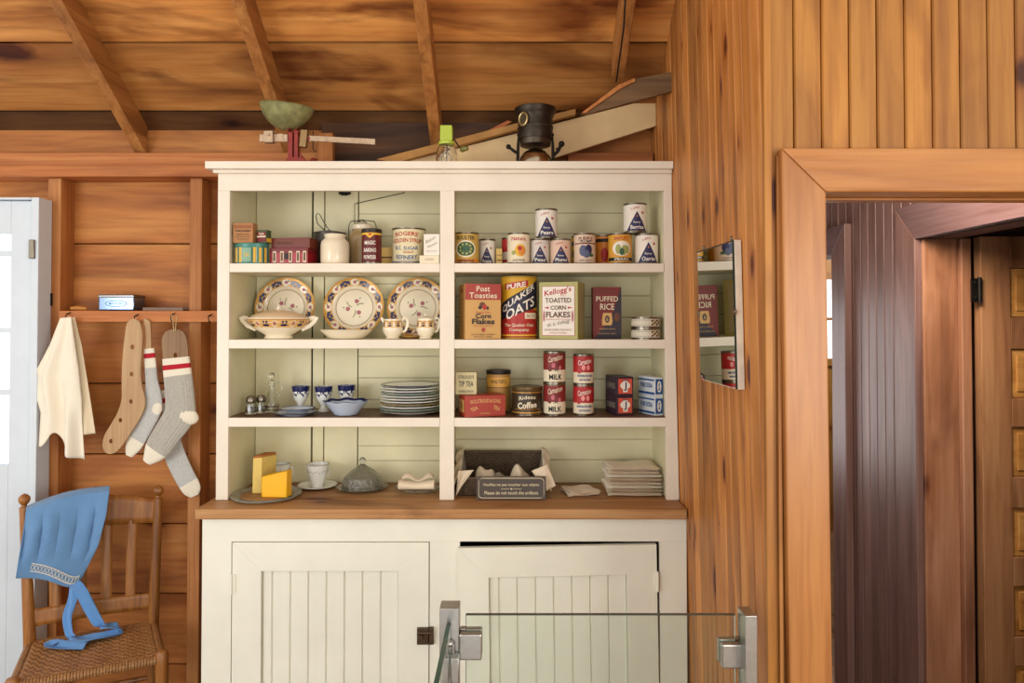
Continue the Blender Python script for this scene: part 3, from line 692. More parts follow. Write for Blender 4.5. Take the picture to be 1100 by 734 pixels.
carton('small tan cardboard box with black lettering on top of the oval tin', 249.5, 271, 239.5, zt1 + .0008, 2.395, .045, mat('tan_card', (176, 122, 72), .6),
       [R_(-.9, .72, .9, .9, mat('tan_dark', (150, 92, 52), .6)), T_('PURE RAISIN', 0, .60, 1.5, .10, BLK), T_('SEEDLESS', 0, .42, 1.3, .06, BLK, 0), T_('ONE POUND NET', 0, .3, 1.5, .05, BLK, 0), T_('CALIFORNIA', 0, .18, 1.2, .05, BLK, 0)])
carton('tiny red and green tin box leaning beside the tan box', 274.5, 286, 247, zt1 + .0008, 2.41, .03, mat('mossy_tin', (70, 84, 54), .4), [R_(-.9, .1, .9, .85, DRED), R_(-.9, .45, .9, .55, CREAM), T_('TEA', 0, .7, 1.2, .16, CREAM)], rz=-.25, right=[R_(-.9, .1, .9, .4, YEL)])
RT = mat('crimson_tin', (150, 28, 34), .32, .1)
t, W, H = carton('crimson tin box with cream panels under a brown box', 288.5, 331, 267, S1, 2.42, .09, RT,
    [R_(-.95, .0, .95, .06, BLK)] + [R_(u - .09, .12, u + .09, .82, CREAM) for u in (-.75, -.35, .1, .5, .85)] + [R_(u - .05, .2, u + .05, .74, BRN) for u in (-.75, -.35, .1, .5, .85)] + [R_(-.2, .3, -.02, .7, BLK)], rz=-.12)
MB().box(-W / 2 - .001, -.046, H - .014, W / 2 + .001, .046, H + .001).build('lid', DRED, t, smooth=False, bevel=.001)
carton('dark reddish brown box lying on the crimson tin', 290, 333, 255.5, S1 + H + .0018, 2.43, .08, mat('russet_box', (112, 50, 30), .45), [R_(-.96, .08, .96, .16, DRED), R_(-.96, .84, .96, .92, DRED), T_('FINE BISCUITS', -.3, .5, .8, .3, BRN)], rz=-.12)
# enamel pot with wire handle
Y = 2.565; c = at(354, 345, Y); zt = at(0, 249, Y).z; H = zt - S1; R = S(18.5, Y)
ENA = mat('grey_enamel', (72, 66, 58), .35, .2, var=.25, vscale=30)
t = thing('enamel_pot', 'dark grey enamel pot with a wire handle behind the white jar', 'pot', (c.x, Y, S1))
MB().lathe([(.0001, 0), (R * .92, 0), (R * .95, H * .3), (R * .97, H * .78), (R * .9, H * .9), (R * .93, H * .96), (R * .6, H), (.0001, H + .006)], 36).build('body', ENA, t)
a_ = at(339, 229, Y) - Vector((c.x, 0, S1)); 
MB().tube([(-R * .15 + .0, -.01, H * .97), (-.05 + .004, 0, H + .03), (-.052, 0, H + .058), (-.047, 0, H + .068), (-.038, 0, H + .064), (-.028, 0, H + .045), (-.012, 0, H + .018), (.0, 0, H + .004)], .0016, 8).build('wire_handle', BLACKM, t)
# white jar
STONE = mat('white_stoneware', (232, 218, 190), .22, var=.05, vscale=20, coat=.3); TANS = mat('tan_stoneware', (176, 148, 104), .25, var=.08, vscale=20, coat=.3)
Y = 2.45; c = at(359.5, 345, Y); zt = at(0, 251, Y - .03).z; H = zt - S1; R = S(15.2, Y)
t = thing('stoneware_jar', 'squat white stoneware jar with rolled neck on the top shelf', 'jar', (c.x, Y, S1))
MB().lathe([(.0001, 0), (R * .93, 0), (R * .99, .006), (R, H * .3), (R, H * .62), (R * .96, H * .75), (R * .78, H * .84), (R * .7, H * .88), (R * .72, H * .92), (R * .76, H * .95), (R * .74, H), (R * .62, H), (R * .6, H * .9), (.0001, H * .88)], 44).build('body', STONE, t)
Y = 2.56; c = at(389, 345, Y); zt = at(0, 238, Y).z; H = zt - S1; R = S(15, Y)
t = thing('bail_jar', 'tall tan stoneware jar with clamped lid and wire bail', 'jar', (c.x, Y, S1))
MB().lathe([(.0001, 0), (R * .97, 0), (R, .006), (R, H * .62), (R * .94, H * .70), (R * .68, H * .78), (R * .66, H * .82), (.0001, H * .82)], 40).build('body', TANS, t)
MB().lathe([(R * .7, H * .82), (R * .74, H * .85), (R * .72, H * .91), (R * .4, H * .96), (R * .2, H), (.0001, H)], 32).build('lid', STONE, t)
MB().tube([(-R * .98, 0, H * .6), (-R * .98, 0, H * .9), (-R * .85, 0, H * 1.0), (0, 0, H * 1.03), (R * .85, 0, H * 1.0), (R * .98, 0, H * .9), (R * .98, 0, H * .6)], .0016, 8).build('wire_bail', BLACKM, t)
MB().tube([(-R * .7, -.01, H * .8), (-R * .3, -.015, H * .97), (0, -.01, H * 1.02), (R * .3, -.015, H * .97), (R * .7, -.01, H * .8)], .0014, 8).build('wire_clamp', BLACKM, t)
can('maroon baking powder can with yellow collar and black lid', 388.5, 409.5, 246, S1, 2.43,
    [P_([(-1.5, .88), (-1.5, 1), (1.5, 1), (1.5, .88), (.45, .88), (0, .76), (-.45, .88)], YEL), P_([(-.2, .92), (.2, .92), (0, .84)], RED), T_('MAGIC', 0, .62, 1.15, .13, WPAP, .02), T_('BAKING', 0, .38, 1.3, .13, WPAP, .02), T_('POWDER', 0, .15, 1.3, .13, WPAP, .02)],
    lab=mat('maroon_label', (96, 20, 24), .4), name='baking_powder_can', lid=mat('black_lid', (44, 38, 34), .4, .3))
carton('small straw coloured box between the maroon can and the syrup tin', 409.5, 421.5, 266, S1, 2.5, .04, mat('straw_card', (214, 180, 104), .6), [R_(-1, .42, 1, .5, BRN)])
can('large cream syrup tin with red and blue lettering', 421, 457, 244, S1, 2.49,
    [T_("ROGERS'", 0, .84, 1.5, .13, RED, .02, 0, .03), T_('GOLDEN SYRUP', 0, .64, 1.9, .12, RED, .02, 0, .03), T_('B.C. SUGAR', 0, .45, 1.4, .11, BLUE, .01, 0, -.02), T_('Limited', .1, .32, .6, .08, RED, 0), T_('REFINERY', 0, .18, 1.3, .13, BLUE, .01, 0, -.03), R_(-1.6, .02, 1.6, .045, BLUE)],
    lab=mat('syrup_label', (222, 208, 166), .4), name='syrup_tin', cat='tin')
ta, W, Ha = carton('low white box at the right end of the left top shelf', 450.5, 471.5, 274.5, S1, 2.385, .045, CREAM, [T_('COCOA', 0, .5, .9, .25, mat('grey_ink', (140, 134, 120), .6), 0)])
carton('small white box with grey script on top of the low white box', 455, 472, 251.5, S1 + Ha + .0006, 2.39, .04, WPAP, [T_('Baker', -.1, .75, 1.3, .16, mat('grey_ink', (140, 134, 120), .6), 0, .2), T_('Finest', .1, .5, 1.2, .12, MATS['grey_ink'], 0, .2), T_('NET 8 OZ', 0, .2, 1.3, .06, MATS['grey_ink'], 0)])
# bent wire on the back board
p0, p1, p2 = at(381, 246, 2.6), at(381, 219, 2.635), at(435, 207, 2.635)
tag(MB().tube([p0, p1, p2], .0016, 8).build('bent_wire', BLACKM), 'thin bent black wire rising behind the tan jar', 'wire')
pn = at(370, 207, 2.63); tag(MB().box(pn.x - .022, 2.632, pn.z - .006, pn.x + .022, 2.6385, pn.z + .006).box(pn.x - .012, 2.626, pn.z - .010, pn.x + .012, 2.6385, pn.z - .005).build('iron_clip', BLACKM), 'small black iron clip high on the back boards above the jars', 'clip')

# ---- second shelf left: floral china
def ring_sector(mb, fn, r0, r1, a0, a1, m, n=10, eps=0):
    vs = []; 
    for i in range(n + 1):
        a = a0 + (a1 - a0) * i / n
        vs += [fn(r0, a, eps), fn(r1, a, eps)]
    mb.add(vs, [(2 * i, 2 * i + 1, 2 * i + 3, 2 * i + 2) for i in range(n)], m)
def blob(mb, fn, r, a, br, ba, m, eps, n=12):
    vs = [fn(r + br * math.cos(2 * PI * i / n), a + ba * math.sin(2 * PI * i / n), eps) for i in range(n)]; mb.add(vs, [tuple(range(n))], m)
OLIVE = mat('olive_line', (150, 120, 62), .4); LEAFM = mat('leaf_glaze', (120, 128, 72), .4); TANB = mat('tan_glaze', (214, 168, 98), .3); ROSE = mat('rose_glaze', (172, 104, 110), .4)
def floral_plate(px, py, rpx, Y, zb, label):
    R = S(rpx, Y); lean = math.radians(9)
    c = at(px, py, Y)
    t = thing('floral_plate', label, 'plate', (c.x, Y, zb + .0015)); t.rotation_euler = (PI / 2 - lean, 0, 0)
    # local: plate disc in XY, front = +Z ; bottom edge at local y = 0
    prof = [(.0001, .004), (R * .62, .004), (R * .66, .008), (R * .7, .012), (R, .02), (R * 1.0, .017), (R * .7, .007), (R * .62, 0), (.0001, 0)]
    MB().lathe(prof, 64, c=(0, R, 0)).build('dish', CHINA, t)
    def z(r): 
        r = r / R
        return .004 if r < .62 else (.004 + (r - .62) / .08 * .008 if r < .7 else .012 + (r - .7) / .3 * .008)
    def fn(r, a, e): return (r * math.sin(a), R + r * math.cos(a), z(r) + e + .0004)
    mb = MB()
    for r0, r1, m, e in ((.955, 1.0, 2, .0001), (.72, .945, 3, .0001), (.60, .62, 0, .0002), (.93, .955, 2, .0004)):
        ring_sector(mb, fn, R * r0, R * r1, 0, 2 * PI, m, 64, e)
    for k in range(8):
        a = k * PI / 4
        blob(mb, fn, R * .84, a, R * .11, .17, 5, .0008); blob(mb, fn, R * .84, a, R * .055, .07, 4, .0012); blob(mb, fn, R * .88, a + .09, R * .02, .05, 6, .0012)
        c0 = a + PI / 8
        for (r, da, br, ba) in ((.86, -.11, .05, .09), (.86, .11, .05, .09), (.78, 0, .035, .10), (.90, 0, .03, .08), (.80, -.17, .03, .04), (.80, .17, .03, .04)):
            blob(mb, fn, R * r, c0 + da, R * br, ba, 1, .0009)
        blob(mb, fn, R * .84, c0, R * .02, .03, 2, .0013)
    for k in range(3):
        a = 2.1 * k + px * .1; blob(mb, fn, R * .22, a, R * .075, .33, 4, .0004)
        for q in range(4): blob(mb, fn, R * (.12 + .06 * q), a + .45 + q * .12, R * .05, .12 / (.12 + .06 * q) * .1, 6, .0003)
        blob(mb, fn, R * .36, a + .2, R * .03, .06, 6, .0003)
    mb.build('painted_border', [OLIVE, NAVY, GOLD, TANB, ROSE, CHINA, LEAFM], t, smooth=False, fix=False)
    return t
G2 = 'floral plates leaning on the second shelf'
floral_plate(306, 332, 32.3, 2.585, S2, 'gold and navy rimmed floral plate leaning behind the tureen')
floral_plate(380, 332, 32.6, 2.575, S2, 'floral plate with navy rim leaning behind the shallow cream dish')
floral_plate(448, 332.5, 32.3, 2.585, S2, 'floral plate leaning behind the cream jug, half cut by the divider')
def band(mb, fn, v0, v1, items_n, R):
    pass
def china_band(parent, Rf, z0, z1, sx=1, sy=1, n=10, a0=0):
    """rose and navy band round a bowl; Rf(z)->radius"""
    mb = MB()
    def fn(a, v, e):
        z = z0 + (z1 - z0) * v; r = Rf(z) + e; return (r * sx * math.sin(a), -r * sy * math.cos(a), z)
    def quad(aa, ab, v0, v1, m, e, k=4):
        mb.add([fn(aa + (ab - aa) * i / k, v, e) for i in range(k + 1) for v in (v0, v1)], [(2 * i, 2 * i + 2, 2 * i + 3, 2 * i + 1) for i in range(k)], m)
    for q4 in range(5): quad(0, 2 * PI, q4 / 5, (q4 + 1) / 5, 2, .0004, 64)
    quad(0, 2 * PI, 1, 1.12, 1, .0005, 64)
    for k in range(n):
        a = a0 + 2 * PI * k / n; d = PI / n
        for (m, da, w_, va, vb, e) in ((3, 0, .34, .05, .95, .0008), (4, 0, .15, .3, .75, .0012), (0, 1.0, .42, .15, .45, .0009), (0, .82, .12, .5, .9, .0009), (0, 1.18, .12, .5, .9, .0009)):
            c_ = a + da * d; mb.add([fn(c_ + w_ * d * math.cos(2 * PI * i / 10), (va + vb) / 2 + (vb - va) / 2 * math.sin(2 * PI * i / 10), e) for i in range(10)], [tuple(range(10))], m)
    return mb.build('painted_band', [NAVY, GOLD, TANB, CHINA, ROSE], parent, smooth=False, fix=False)
def interp(prof):
    def f(z):
        for (r0, z0), (r1, z1) in zip(prof[:-1], prof[1:]):
            if z0 <= z <= z1 and z1 > z0: return r0 + (r1 - r0) * (z - z0) / (z1 - z0)
        return prof[-1][0]
    return f
# tureen
Y = 2.46; c = at(299.5, 345, Y); zr = at(0, 341.5, Y).z - S2; R = S(34, Y)
t = thing('covered_tureen', 'covered floral tureen with two handles, left end of the second shelf', 'tureen', (c.x, Y, S2))
op = [(R * .42, 0), (R * .46, .004), (R * .40, .012), (R * .48, .018), (R * .78, zr * .5), (R * .95, zr * .78), (R * 1.0, zr)]
MB().lathe([(.0001, 0)] + op + [(R * .97, zr), (R * .74, zr * .5), (.0001, .02)], 56, sy=.72).build('bowl', CHINA, t)
china_band(t, interp(op), zr * .55, zr * .9, sy=.72, n=10, a0=.1)
MB().lathe([(R * .88, zr - .002), (R * .9, zr + .003), (R * .8, zr + .010), (R * .5, zr + .022), (R * .2, zr + .027), (.0001, zr + .028)], 48, sy=.72).build('lid', mat('peach_china', (226, 196, 158), .2, coat=.4), t)
MB().sphere((0, 0, zr + .034), .007, sz=1.1).tube([(-.008, 0, zr + .03), (0, 0, zr + .046), (.008, 0, zr + .03)], .003).build('lid_knob', CHINA, t)
for s in (-1, 1):
    MB().tube([(s * R * .72, 0, zr * .45), (s * R * .98, 0, zr * .62), (s * R * 1.14, 0, zr * .85), (s * R * 1.2, 0, zr * .98), (s * R * 1.1, 0, zr * 1.0), (s * R * .96, 0, zr * .95)], [.004, .005, .005, .006, .005, .004], 10, ry=.008).build('handle', CHINA, t)
Y = 2.46; c = at(372, 345, Y); R = S(28.5, Y); zr = at(0, 354.5, Y).z - S2
t = MB().lathe([(.0001, 0), (R * .6, 0), (R * .66, .003), (R * .86, zr * .6), (R, zr), (R * .98, zr), (R * .82, zr * .6), (R * .6, .006), (.0001, .005)], 48, sy=.8).build('shallow_dish', CHINA)
t.location = (c.x, Y, S2 + .0005); tag(t, 'plain shallow cream dish in front of the middle floral plate', 'dish')
def jug(pxl, pxr, label, name, cat, hpx, handle=1, lidded=False, Y=2.45):
    c = at((pxl + pxr) / 2, 345, Y); R = S((pxr - pxl) / 2, Y); H = at(0, hpx, Y).z - S2
    t = thing(name, label, cat, (c.x, Y, S2 + .0005))
    op = [(R * .62, 0), (R * .66, .003), (R * .6, .007), (R * .85, H * .25), (R * 1.0, H * .45), (R * .95, H * .6), (R * .86, H * .75), (R * .9, H * 1.0)]
    MB().lathe([(.0001, 0)] + op + [(R * .86, H), (R * .82, H * .75), (R * .9, H * .45), (.0001, .01)], 40).build('body', CHINA, t)
    china_band(t, interp(op), H * .58, H * .88, n=7, a0=.3)
    MB().tube([(R * .88, 0, H * .92), (R * 1.15, 0, H * 1.08), (R * 1.42, 0, H * .98), (R * 1.45, 0, H * .7), (R * 1.2, 0, H * .4), (R * .95, 0, H * .35)], .0035, 10, ry=.005).build('handle', CHINA, t)
    if lidded:
        MB().lathe([(R * .86, H), (R * .9, H + .003), (R * .5, H + .009), (.0001, H + .011)], 32).sphere((0, 0, H + .014), .005).build('lid', CHINA, t)
    else:
        MB().tube([(-R * .8, 0, H * .85), (-R * 1.05, 0, H * 1.0), (-R * 1.15, 0, H * 1.08)], [.008, .006, .003], 10).build('spout', CHINA, t)
    return t
jug(411, 433, 'small floral cream jug with looped handle on the second shelf', 'cream_jug', 'jug', 343)
jug(447, 467.5, 'small floral sugar pot with lid next to the divider', 'sugar_pot', 'sugar pot', 343, lidded=True)
c = at(440, 345, 2.515)
t = MB().lathe([(.0001, 0), (.028, 0), (.05, .008), (.052, .01), (.05, .01), (.028, .004), (.0001, .003)], 40).build('small_saucer', TANB); t.location = (c.x, 2.512, S2 + .0005)
tag(t, 'small tan saucer standing behind the jug and sugar pot', 'saucer')

# ---- second shelf right: cereal
CARD = mat('ochre_card', (206, 160, 92), .5); CARDG = mat('olive_card', (176, 172, 104), .5)
carton('ochre and red corn flakes box with black lettering, leftmost cereal box', 500, 538, 305, S2, 2.405, .11, CARD,
    [R_(-1, .71, 1, 1, mat('brick_red', (164, 50, 34), .45)), T_('Post', 0, .91, .75, .10, CREAM, .01), T_('Toasties', 0, .79, 1.55, .10, CREAM, .01),
     E_(-.05, .62, .16, .05, BRN), E_(.08, .58, .12, .05, RED), E_(-.18, .57, .1, .03, BLK), E_(.25, .56, .06, .03, BLK), T_('Double Thick', 0, .485, .8, .035, RED, 0), T_('Corn', 0, .42, .85, .09, BLK, .025), T_('Flakes', 0, .32, 1.25, .10, BLK, .025),
     T_('ready to serve with cream', 0, .24, 1.1, .03, RED, 0), E_(0, .17, .10, .04, MATS['brick_red']), T_('POSTUM CEREAL COMPANY', 0, .085, 1.3, .028, BLK, 0), T_('BATTLE CREEK', 0, .045, 1.0, .022, BLK, 0)],
    left=[E_(0, .88, .3, .045, MATS['brick_red'])] + [R_(-.7, .72 - .08 * i, .7, .725 - .08 * i, BRN) for i in range(8)], rz=.26, name='cereal_box', cat='cereal box')
can('tall round oats carton with slanting blue lettering band', 538, 577, 296.5, S2, 2.492,
    [P_([(-1.5, .12), (1.5, .12), (1.5, .42), (.5, .50), (-1.5, .27)], mat('oats_red', (176, 44, 34), .45)), R_(-1.5, 0, 1.5, .12, MATS['oats_red']),
     P_([(-1.4, .27), (1.3, .52), (1.3, .98), (-1.4, .52)], BLK),
     P_([(-1.35, .29), (1.25, .54), (1.25, .95), (-1.35, .50)], mat('oats_navy', (38, 36, 58), .45)),
     P_([(-.85, .80), (.5, .86), (.5, .96), (-.85, .90)], RED), T_('PURE', -.18, .87, 1.1, .085, WPAP, .03, .05), T_('QUAKER', -.05, .655, 2.05, .13, WPAP, .02, .21), T_('OATS', .08, .49, 1.7, .17, WPAP, .02, .16),
     R_(.3, .31, 1.1, .41, CREAM), T_('56 OZ', .7, .36, .6, .05, BRN, 0), T_('The Quaker Oats', 0, .2, 1.7, .065, CREAM, .01), T_('Company', 0, .12, 1.1, .065, CREAM, .01), R_(-1.5, .02, 1.5, .045, YEL)],
    lab=mat('oats_yellow', (214, 164, 40), .45), name='oats_carton', cat='oats carton', base=mat('oats_top', (190, 150, 50), .5))
carton('olive green corn flakes box with red script on a white panel', 579.5, 620, 303, S2, 2.405, .11, CARDG,
    [R_(-.86, .06, .86, .93, mat('panel_red', (178, 92, 92), .5)), R_(-.83, .07, .83, .92, WPAP), T_("Kellogg's", -.02, .83, 1.4, .13, RED, .02, .06), T_('TRADE', .25, .76, .3, .02, RED, 0),
     T_('TOASTED', 0, .68, 1.35, .085, BRN, .02), T_('CORN', 0, .55, .8, .075, BRN, .02), P_([(-.75, .55), (-.5, .57), (-.5, .53)], RED), P_([(.75, .55), (.5, .57), (.5, .53)], RED), T_('FLAKES', 0, .43, 1.25, .10, BRN, .02),
     E_(-.74, .40, .04, .1, MATS['panel_red']), E_(.74, .40, .04, .1, MATS['panel_red']), T_('NONE GENUINE WITHOUT THIS SIGNATURE', 0, .345, 1.3, .018, RED, 0), T_('W. K. Kellogg', 0, .27, 1.15, .08, MATS['grey_ink'], 0, .08), T_('KELLOGG TOASTED CORN FLAKE CO', 0, .165, 1.4, .03, BRN, 0), T_('LONDON ONTARIO', 0, .11, .9, .025, RED, 0)],
    right=[R_(-.5, .08, .5, .9, mat('faded_panel', (186, 178, 136), .5))] + [R_(-.4, .84 - .05 * i, .4, .845 - .05 * i, MATS['grey_ink']) for i in range(15)], rz=-.32, name='cereal_box', cat='cereal box')
carton('dark maroon and navy puffed rice box, rightmost cereal box', 637, 667.5, 308.5, S2, 2.47, .05, mat('maroon_card', (122, 36, 28), .45),
    [P_([(1, 0), (1, .98), (.95, 1), (.3, .4), (-.95, .0)], mat('deep_navy', (48, 36, 48), .45)), T_('QUAKER', 0, .92, 1.1, .05, BRN, 0), T_('PUFFED', 0, .77, 1.55, .10, CREAM, .01), T_('RICE', 0, .62, 1.0, .12, CREAM, .01),
     P_([(-.35, .26), (.3, .26), (.38, .34), (.3, .50), (-.3, .50), (-.38, .34)], TANB), E_(0, .38, .16, .07, MATS['deep_navy']), T_('6', 0, .38, .14, .08, TANB), E_(.68, .42, .2, .09, BRN), T_('Ready to Serve', 0, .19, 1.1, .04, TANB, 0), T_('THE QUAKER OATS COMPANY', 0, .10, 1.3, .03, TANB, 0)], name='cereal_box', cat='cereal box')
for k, lb in enumerate(('lower round white tin with black and yellow chequered label', 'upper round white tin with chequered label stacked on its twin')):
    zb = S2 + k * .0385
    its = []
    for i in range(7):
        for j in range(3):
            if (i + j) % 2 == 0: its.append(P_([(.15 + i * .17, .12 + j * .26), (.28 + i * .17, .12 + j * .26), (.36 + i * .17, .36 + j * .26), (.23 + i * .17, .36 + j * .26)], BLK))
            else: its.append(E_(.24 + i * .17, .24 + j * .26, .06, .08, YEL))
    can(lb, 678, 709.6, 300, zb, 2.43, [R_(-1.5, .8, 1.5, .86, MATS['grey_ink']), R_(-1.5, .15, .1, .2, MATS['grey_ink'])] + its, name='flat_tin', cat='tin', group='flat round tins at the right end of the second shelf', zt=zb + .038, lab=mat('flat_tin_label', (214, 206, 184), .45))

# ---- third shelf left
def thingmesh(mb, name, mats, loc, label, cat, group=None, **k):
    o = mb.build(name, mats, **k); o.location = loc; return tag(o, label, cat, group)
def shaker(px, Y, label):
    c = at(px, 345, Y); t = thing('glass_shaker', label, 'shaker', (c.x, Y, S3), 0, 'glass shakers')
    MB().lathe([(.0001, 0), (.017, 0), (.019, .004), (.018, .02), (.015, .036), (.016, .042), (.0125, .042), (.0115, .036), (.015, .02), (.015, .006), (.0001, .006)], 10).build('glass_body', GLASS, t, ang=20)
    MB().lathe([(.0001, .0062), (.0145, .0062), (.0135, .026), (.0001, .026)], 16).build('spice', mat('grey_spice', (120, 110, 92), .9), t)
    MB().lathe([(.0165, .041), (.0175, .043), (.017, .054), (.012, .063), (.0001, .066)], 24).build('cap', TIN, t)
shaker(270, 2.46, 'small glass shaker with metal cap, left of the pair'); shaker(281, 2.49, 'small glass shaker with metal cap, right one of the pair beside the cruet')
Y = 2.53; c = at(292.5, 345, Y); t = thing('glass_cruet', 'tall clear glass cruet with handle and ball stopper', 'cruet', (c.x, Y, S3))
MB().lathe([(.0001, 0), (.027, 0), (.028, .004), (.026, .012), (.024, .03), (.016, .06), (.010, .08), (.0095, .092), (.014, .102), (.011, .102), (.0075, .092), (.008, .08), (.013, .06), (.021, .03), (.022, .01), (.0001, .008)], 28).build('flask', GLASS, t)
MB().sphere((0, 0, .126), .013, sz=1.1).lathe([(.006, .088), (.0072, .1), (.006, .112), (.009, .115)], 16).build('stopper', GLASS, t)
MB().tube([(.010, 0, .094), (.025, 0, .105), (.036, 0, .098), (.037, 0, .082), (.028, 0, .062), (.019, 0, .052)], .003, 10).build('handle', GLASS, t)
def eggcup(px, pyt, Y, label):
    c = at(px, 345, Y); R = S(9.3, Y); H = at(0, pyt, Y).z - S3
    t = thing('footed_cup', label, 'cup', (c.x, Y, S3), 0, 'footed blue rimmed cups')
    op = [(R * .62, 0), (R * .64, .004), (R * .35, .014), (R * .3, H * .24), (R * .42, H * .32), (R * .74, H * .5), (R * .93, H * .75), (R, H)]
    MB().lathe([(.0001, 0)] + op + [(R * .95, H), (R * .86, H * .75), (R * .6, H * .45), (.0001, H * .35)], 36).build('body', WCHINA, t)
    f = interp(op); mb = MB(); n = 40
    def P(a, z, e=.0005): r = f(z) + e; return (r * math.sin(a), -r * math.cos(a), z)
    for i in range(n):
        a0, a1 = 2 * PI * i / n, 2 * PI * (i + 1) / n
        l0 = H * (.66 + .07 * math.sin(i * 1.3) + .05 * math.sin(i * 2.9)); l1 = H * (.66 + .07 * math.sin((i + 1) * 1.3) + .05 * math.sin((i + 1) * 2.9))
        zz = H * .85
        mb.add([P(a0, l0), P(a1, l1), P(a1, zz), P(a0, zz), P(a1, H * .998), P(a0, H * .998)], [(0, 1, 2, 3), (3, 2, 4, 5)], 0)
    mb.build('blue_glaze', NAVY, t, smooth=False, fix=False)
    mb = MB().lathe([(R * .9, H * .985), (R * .78, H * .7)], 32, cap=False); mb.build('blue_lining', NAVY, t)
eggcup(323.5, 414.5, 2.55, 'white footed cup with navy rim behind the small stacked plates'); eggcup(348, 415, 2.53, 'white footed cup with navy rim in the middle of three'); eggcup(372.5, 413.5, 2.56, 'white footed cup with navy rim behind the blue bowl')
def plate(R, h, mats, name, loc, label, cat='plate', group=None, sp=.7):
    o = thing(name, label, cat, loc, random.random(), group)
    MB().lathe([(.0001, 0), (R * .55, 0), (R * .58, .002), (R * .75, h * .5), (R, h), (R * .995, h + .0015), (R * .74, h * .5 + .0025), (R * .56, .004), (.0001, .004)], 52).build('dish', mats[0], o)
    mb = MB().lathe([(R * 1.001, h - .0008), (R * 1.004, h + .0012), (R * .98, h + .0018), (R * .9, h * .86 + .0022)], 52, cap=False); mb.build('rim_band', mats[1], o)
    return o
PB = mat('pale_blue_china', (190, 204, 222), .2, coat=.4); mat('grey_rim', (128, 124, 112), .4); PG = mat('sage_line', (128, 150, 142), .3)
c = at(318, 345, 2.44)
plate(S(22.5, 2.46), .011, [PB, NAVY], 'small_plate', (c.x, 2.44, S3), 'lower small blue plate in front of the footed cups', group='small blue plates')
plate(S(19, 2.46), .011, [PB, NAVY], 'small_plate', (c.x + .006, 2.442, S3 + .0125), 'upper small blue plate stacked on the slightly larger one', group='small blue plates')
Y = 2.45; c = at(372, 345, Y); R = S(23.5, Y); H = at(0, 431, Y).z - S3
t = thing('blue_bowl', 'pale blue bowl with wavy navy rim beside the plate stack', 'bowl', (c.x, Y, S3 + .0016))
def bowlfn(u, v):
    a = 2 * PI * u; prof = [(0, .004), (.4, .004), (.45, 0), (.5, .006), (.72, .45), (.9, .8), (1, 1)]
    k = v * 6; i = min(int(k), 5); f_ = k - i; r = prof[i][0] + (prof[i + 1][0] - prof[i][0]) * f_; z = (prof[i][1] + (prof[i + 1][1] - prof[i][1]) * f_) * H
    wv = 1 + .03 * math.sin(8 * a) * v * v; return (R * r * wv * math.cos(a), R * r * wv * math.sin(a), z + .002 * math.sin(8 * a) * v * v)
MB().grid(bowlfn, 64, 24).build('bowl_body', PB, t, solid=.0022, fix=False)
MB().grid(lambda u, v: tuple(x * (1.0 + .006 * 0) + (.0 if i < 2 else .0014) for i, x in enumerate((bowlfn(u, .86 + .14 * v)[0] * .985, bowlfn(u, .86 + .14 * v)[1] * .985, bowlfn(u, .86 + .14 * v)[2]))), 64, 3).grid(lambda u, v: tuple(x * (1.018 if i < 2 else 1) for i, x in enumerate(bowlfn(u, .88 + .12 * v))), 64, 3).build('rim_band', NAVY, t, fix=False)
c = at(441.5, 345, 2.485); zb = S3
names = ['bottom', 'second from the bottom', 'third from the bottom', 'fourth from the bottom', 'fifth from the bottom', 'middle', 'fifth from the top', 'fourth from the top', 'third from the top', 'second from the top', 'top']
for k in range(11):
    big = k < 4
    plate(S(32.5 - (k > 4) * .6 + (k == 10) * .3, 2.485), .012, [WCHINA, {10: NAVY, 7: PG, 3: OLIVE, 1: MATS['sage_line'], 0: MATS['grey_rim']}.get(k, WCHINA)], 'dinner_plate', (c.x + random.uniform(-.001, .001), 2.485, zb), '%s plate of the tall white plate stack, %s thin coloured rim' % (names[k], 'with'), group='stacked dinner plates'); zb += .0092
# ---- third shelf right
t, W, Hs = carton('red tea box with curved cream lettering lying on the third shelf', 500, 543, 425, S3, 2.40, .08, mat('tea_red', (166, 54, 38), .45),
    [T_('W.D.STROUD & SONS', 0, .70, 1.5, .18, TANB, .01, 0, .05), T_('TEA', -.55, .38, .35, .18, TANB, .01, .4), T_('TEA', .55, .38, .35, .18, TANB, .01, -.4), T_('MONTREAL', 0, .15, .5, .08, TANB, 0)],
    left=[R_(-.8, .2, .8, .8, TANB), T_('TEA', 0, .5, .8, .3, BRN)], rz=.33, name='tea_box', cat='tea box')
carton('small square tea tin with black lettering on the red tea box', 489.5, 512, 400, S3 + Hs + .0008, 2.425, .045, mat('tea_tin_cream', (204, 190, 142), .4),
    [T_("STROUD'S", 0, .78, 1.5, .16, BLK, .01), T_('TIP TEA', 0, .48, 1.4, .24, BLK, .01), T_('ORANGE PEKOE', 0, .14, 1.4, .10, BLK, 0)], name='tea_tin', cat='tin')
can('tall mustard coloured can with dark lid beside the coffee tin', 522.5, 548.5, 399, S3, 2.545,
    [R_(-1.5, .62, 1.5, .88, mat('pale_ochre', (214, 160, 70), .45)), T_("WALTER'S", 0, .77, 1.35, .10, BLK, .01), R_(-1.5, .6, 1.5, .62, BRN), R_(-.6, .1, .6, .5, mat('ochre_can2', (166, 124, 62), .45)), E_(0, .3, .4, .14, TANB)],
    lab=mat('mustard_label', (182, 134, 68), .45), name='cocoa_can', lid=mat('black_lid', (44, 38, 34), .4, .3))
